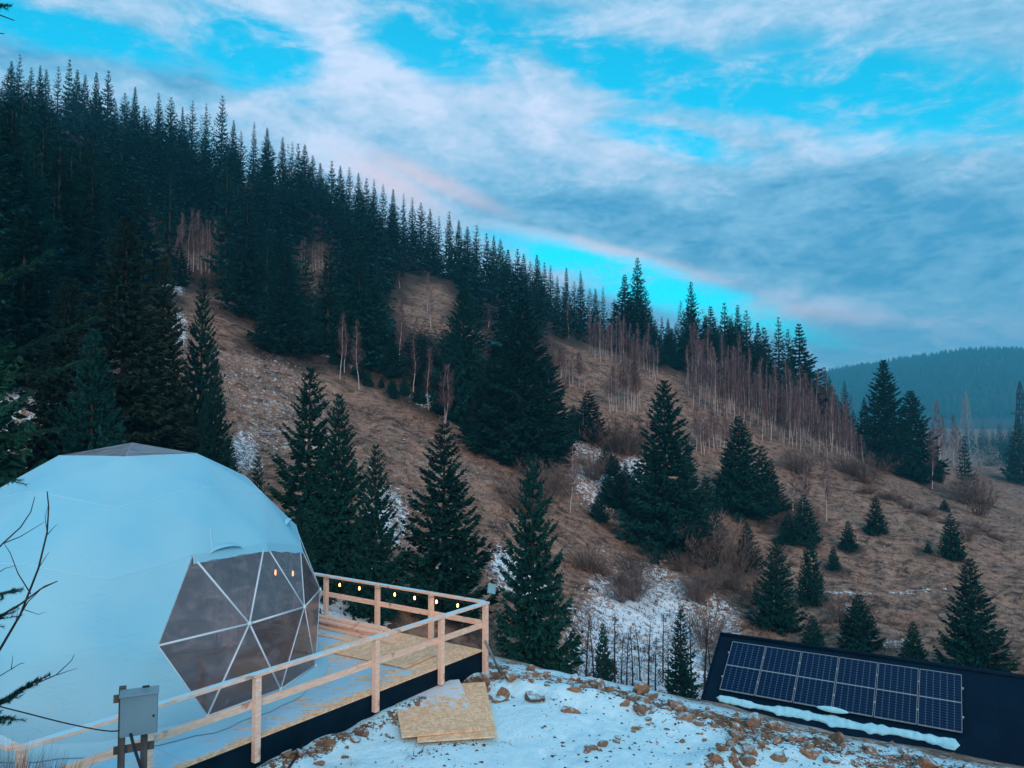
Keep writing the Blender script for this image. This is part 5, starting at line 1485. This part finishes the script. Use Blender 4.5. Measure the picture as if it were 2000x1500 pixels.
# snow left below the panels
mb = MB(); n_ = 170; rows = []
for k in range(n_ + 1):
    x = -.05 + 6.3 * k / n_; e_ = min(1, k / 3, (n_ - k) / 3)
    wd = (.04 + .07 * vnoise(x, 0, .6, 51) + .07 * vnoise(x, 1, .16, 52)) * e_ + .004; c = -.20 - .07 * vnoise(x, 2, .9, 53) - .012 * x; hh = (.015 + .04 * vnoise(x, 3, .35, 54) + .03 * vnoise(x, 4, .11, 55)) * e_ + .004
    rows.append([rf(x, c + wd * math.cos(a) * (.75 + .5 * vnoise(x, a, .31, 57) + .2 * vnoise(x, a, .07, 59)), zsh + .002 + hh * math.sin(a) ** .6 * (.5 + .7 * vnoise(x, a * 2, .43, 58) + .35 * vnoise(x, a * 3, .057, 60))) for a in np.linspace(math.pi, 0, 8)])
mb.add([q for r_ in rows for q in r_], [(k * 8 + j, k * 8 + j + 1, (k + 1) * 8 + j + 1, (k + 1) * 8 + j) for k in range(n_) for j in range(7)])
tag(mb.build('snow_strip', M['snow'], smooth=True), 'long strip of snow left on the roof below the solar panels', 'snow', kind='stuff')
mb = MB()
rows = []
for k in range(25):
    x = 2.75 + .85 * k / 24; e_ = math.sin(math.pi * k / 24) ** .6 + .01
    rows.append([rf(x, -.02 + .09 * e_ * math.cos(a) - .0, .02 + .07 * e_ * math.sin(a)) for a in np.linspace(math.pi, 0, 7)])
mb.add([q for r_ in rows for q in r_], [(k * 7 + j, k * 7 + j + 1, (k + 1) * 7 + j + 1, (k + 1) * 7 + j) for k in range(24) for j in range(6)])
tag(mb.build('snow_lump', M['snow'], smooth=True), 'small mound of snow caught at the lower panel edge', 'snow', kind='stuff')
# plank and offcut in the snow at the right
q = on_yard(1945, 1478, .03); board('plank', q, R_(-32), (.9, .14, .04), 'pale offcut plank lying on the snow at lower right', 'timber', cat='plank')
q = on_yard(1995, 1474, .03); board('plank', q, R_(-30), (.8, .16, .04), 'dark board end at the right edge on the snow', 'fascia', cat='plank')

# ------------------------------------------------------------------ pylons
def pylon(px, ptip, Y, bw, tw, arms, mt, label, th=.12):
    x = (px - 1000) / 1500 * Y; z = h1(x, Y); h = at(px, ptip, Y)[2] - z
    o = empty('power_pylon', (x, Y, z), .5, label, 'pylon')
    lv = 9; wdt = lambda t: bw * (1 - t) ** 1.5 + tw * (1 - t * .4) if t < .98 else .1
    cs = [(1, 1), (-1, 1), (-1, -1), (1, -1)]
    def cor(k, t): w2 = wdt(t) / 2; return (cs[k][0] * w2, cs[k][1] * w2, t * h)
    for k in range(4):
        mb = MB(); mb.tube([cor(k, t) for t in np.linspace(0, 1, lv + 1)], th, 4); mb.build('leg', M[mt], o)
    for i in range(lv):
        a, b = i / lv, (i + 1) / lv
        for k in range(4):
            k2 = (k + 1) % 4; mb = MB(); mb.tube([cor(k, a), cor(k2, b)], th * .6, 4); mb.tube([cor(k2, a), cor(k, b)], th * .6, 4); mb.tube([cor(k, b), cor(k2, b)], th * .5, 4); mb.build('brace', M[mt], o)
    for t, L in arms:
        for s in (-1, 1):
            mb = MB(); mb.tube([(0, 0, t * h), (s * L, 0, t * h - .2)], th, 4); mb.tube([(0, 0, t * h + 1.6), (s * L, 0, t * h - .2)], th * .8, 4); mb.build('cross_arm', M[mt], o)
    return o
pylon(1886, 765, 262, 4.6, 1.7, (), 'pylon_steel', 'pale pointed lattice pylon behind the birches at the right', .12)
pylon(1993, 744, 300, 4.0, 2.0, ((.66, 7.0),), 'pylon_dark', 'dark lattice pylon with a cross arm at the right edge', .2)

# ------------------------------------------------------------------ near spruce at the left edge of the view
def spray(P, D, W, base, d, L, r, needle=.028, dens=620, side=None):
    """one needle-covered shoot"""
    d = d / np.linalg.norm(d); n_ = int(dens * L)
    u = r.uniform(.0, 1, n_)
    nd = r.normal(0, 1, (n_, 3)); nd -= (nd @ d)[:, None] * d; nd /= np.linalg.norm(nd, axis=1)[:, None] + 1e-9
    nd = nd * .8 + d * .75
    P.append(base + d[None] * (u * L)[:, None]); D.append(nd * needle * r.uniform(.7, 1.15, n_)[:, None]); W.append(np.full(n_, .0036))
def bough(root, pts_, r, name_par, mat_needle, bare_tip=.0, shoot=.22, step=.045, thick=.011):
    """a bough along a polyline, with side shoots covered in needles"""
    pts_ = [np.array(p) for p in pts_]
    mb = MB(); mb.tube(pts_, list(np.linspace(thick, .003, len(pts_))), 6)
    P, D, W = [], [], []
    seg_ = np.diff(pts_, axis=0); ln = np.linalg.norm(seg_, axis=1); tot = ln.sum(); s = .12 * tot
    while s < tot * (1 - bare_tip):
        k = 0; q = s
        while k < len(ln) - 1 and q > ln[k]: q -= ln[k]; k += 1
        b = pts_[k] + seg_[k] * q / ln[k]; d0 = seg_[k] / ln[k]
        sd = np.cross(d0, [0, 0, 1.0]); sd /= np.linalg.norm(sd) + 1e-9
        for sg_ in (-1, 1):
            d = d0 * r.uniform(.5, 1.0) + sd * sg_ * r.uniform(.5, 1.0) + np.array([0, 0, r.uniform(-.45, .15)])
            L = shoot * (1.15 - .75 * s / tot) * r.uniform(.5, 1.2)
            d /= np.linalg.norm(d); mb.tube([b, b + d * L], [.003, .0012], 3, False)
            spray(P, D, W, b, d, L, r)
        s += step * r.uniform(.7, 1.4)
    if bare_tip < .3:
        for k in range(len(pts_) - 1): spray(P, D, W, pts_[k], seg_[k], ln[k], r, dens=420)
    o = mb.build('bough', M['dark_twig'], name_par)
    if P:
        v, f = slivers(np.vstack(P), np.vstack(D), np.concatenate(W)); link('needles', np_mesh('needles', v, f, M[mat_needle]), o)
nx, ny = -4.15, 5.2
ns = empty('spruce_tree', (nx, ny, h1(nx, ny)), 0, 'near young spruce whose dark boughs reach in from the left edge', 'spruce')
nz = h1(nx, ny)
def lc(px, py, Y): return at(px, py, Y) - np.array([nx, ny, nz])
mb = MB(); mb.tube([(0, 0, -.3), (0, 0, 1.5), (.05, 0, 4), (.1, .05, 7.2)], [.11, .095, .06, .02], 9); mb.build('trunk', M['bark'], ns, smooth=True)
r = np.random.RandomState(8)
def to(px_list, Y0, Y1):
    first = lc(px_list[0][0], px_list[0][1], Y0)
    root = np.array([0.03, 0, first[2] - .05])
    return [root] + [lc(a, b, Y0 + (Y1 - Y0) * k / max(len(px_list) - 1, 1)) for k, (a, b) in enumerate(px_list)]
bough(None, to([(-60, 1420), (0, 1372), (60, 1335), (98, 1318)], 5.0, 4.8), r, ns, 'needles', .12, .20)
bough(None, to([(-60, 1440), (0, 1400), (30, 1405)], 5.2, 5.1), r, ns, 'needles', .0, .16)
bough(None, to([(-80, 1230), (-20, 1215), (40, 1180), (80, 1150), (112, 1135)], 5.0, 4.7), r, ns, 'needles', .35, .20)
bough(None, to([(-60, 1180), (-5, 1160), (45, 1150)], 5.3, 5.3), r, ns, 'needles', .1, .18)
bough(None, to([(-60, 900), (-10, 935), (30, 940)], 5.2, 5.1), r, ns, 'needles', .0, .18)
bough(None, to([(-70, -10), (-20, 10), (22, 12)], 5.2, 5.1), r, ns, 'needles', .1, .12)
bough(None, to([(-70, 20), (-20, 22), (28, 40)], 5.2, 5.1), r, ns, 'needles', .3, .10)
bough(None, to([(-60, 60), (8, 66)], 5.2, 5.1), r, ns, 'needles', .3, .08)
bough(None, to([(-90, 575), (0, 545), (55, 520), (98, 492)], 6.4, 6.6), r, ns, 'needles_green', .0, .26)
bough(None, to([(-90, 720), (20, 690), (110, 655), (192, 620)], 6.3, 6.7), r, ns, 'needles_green', .0, .26)
bough(None, to([(-90, 740), (30, 735), (120, 720), (165, 705)], 6.2, 6.5), r, ns, 'needles_green', .0, .24)
bough(None, to([(-90, 840), (20, 850), (110, 838)], 6.0, 6.3), r, ns, 'needles_green', .0, .24)
for k in range(26):                                                # boughs on the far side of the stem, outside the view
    a = R_(100 + rk.uniform(0, 170)); z = .8 + 5.8 * k / 26; L = (1.5 - z * .17) * rk.uniform(.7, 1.0)
    bough(None, [(0, 0, z), (math.cos(a) * L * .5, math.sin(a) * L * .5, z - .05), (math.cos(a) * L, math.sin(a) * L, z - .05)], r, ns, 'needles', .0, .22, .09)
# leafless sapling beside it
bx, by = -4.0, 5.6; bz = h1(bx, by)
bs = empty('bare_sapling', (bx, by, bz), 0, 'leafless dark twigs of a sapling in front of the dome at the left edge', 'sapling')
def lb_(px, py, Y): return at(px, py, Y) - np.array([bx, by, bz])
mb = MB(); stem = [(0, 0, -.2), (0.02, 0, .5)] + [tuple(lb_(*q, 5.6)) for q in ((-40, 1330), (0, 1265), (45, 1190))]
mb.tube([(0, 0, -.2), (0, 0, .4), tuple(lb_(-40, 1330, 5.6))], [.03, .025, .016], 6); mb.build('trunk', M['dark_twig'], bs)
TW = [([(-40, 1330), (0, 1268), (40, 1200), (75, 1110), (92, 1040), (95, 990), (92, 960)], .014), ([(-30, 1100), (5, 1062), (40, 1030), (60, 1000), (68, 970)], .009), ([(40, 1200), (55, 1175), (86, 1145), (112, 1135)], .007), ([(60, 1160), (35, 1120), (20, 1080), (8, 1062)], .006), ([(75, 1110), (88, 1090), (96, 1078)], .004),
      ([(92, 1045), (105, 1030), (112, 1024)], .004), ([(92, 1040), (88, 1010), (96, 980)], .004), ([(-20, 1130), (10, 1110), (30, 1105)], .005), ([(45, 1190), (75, 1200), (90, 1195)], .004), ([(0, 1268), (30, 1215), (38, 1180)], .004), ([(5, 1062), (40, 1048), (86, 1020)], .006), ([(-30, 1345), (0, 1320), (40, 1296), (48, 1295)], .006), ([(22, 1308), (24, 1290), (25, 1280)], .004), ([(70, 1335), (110, 1318), (140, 1290), (145, 1278)], .006), ([(112, 1318), (135, 1310), (152, 1305)], .004)]
for pl, th in TW:
    mb = MB(); mb.tube([lb_(*q, 5.6 if pl[0][0] < 60 else 5.2) for q in pl], list(np.linspace(th * .75, th * .28, len(pl))), 5); mb.build('twig', M['dark_twig'], bs)
# dry grass at the bottom left corner
P, D, W = [], [], []
for k in range(1100):
    px = rk.uniform(-60, 135); Y = rk.uniform(4.6, 5.4); x = (px - 1000) / 1500 * Y; z = h1(x, Y)
    top = at(px, 1497 - rk.random() * (80 if px < 60 else 50), Y)[2]; hh = max(top - z, .12) 
    P.append((x, Y, z - .02)); D.append((rk.gauss(0, .10), rk.gauss(0, .06), hh)); W.append(.007)
v, f = slivers(P, D, W)
tag(link('dry_grass', np_mesh('dry_grass', v, f, M['dry_grass'])), 'dry brown grass at the bottom left corner', 'grass', kind='stuff')

# ------------------------------------------------------------------ haze
mb = MB(); zlo = float(GZ.min()) - 1.0
mb.box((0, 0, (zlo + 330) / 2), (6200, 6200, 330 - zlo))
hm = bpy.data.materials.new('haze'); hm.use_nodes = True
t = NT(hm.node_tree); out = t.n('ShaderNodeOutputMaterial'); pv = t.n('ShaderNodeVolumePrincipled')
pv.inputs['Color'].default_value = (.14, .70, 1.0, 1); pv.inputs['Density'].default_value = .00042
t.t.links.new(pv.outputs[0], out.inputs['Volume'])
tag(mb.build('haze', hm), 'thin blue evening haze filling the valley', 'haze', kind='stuff')
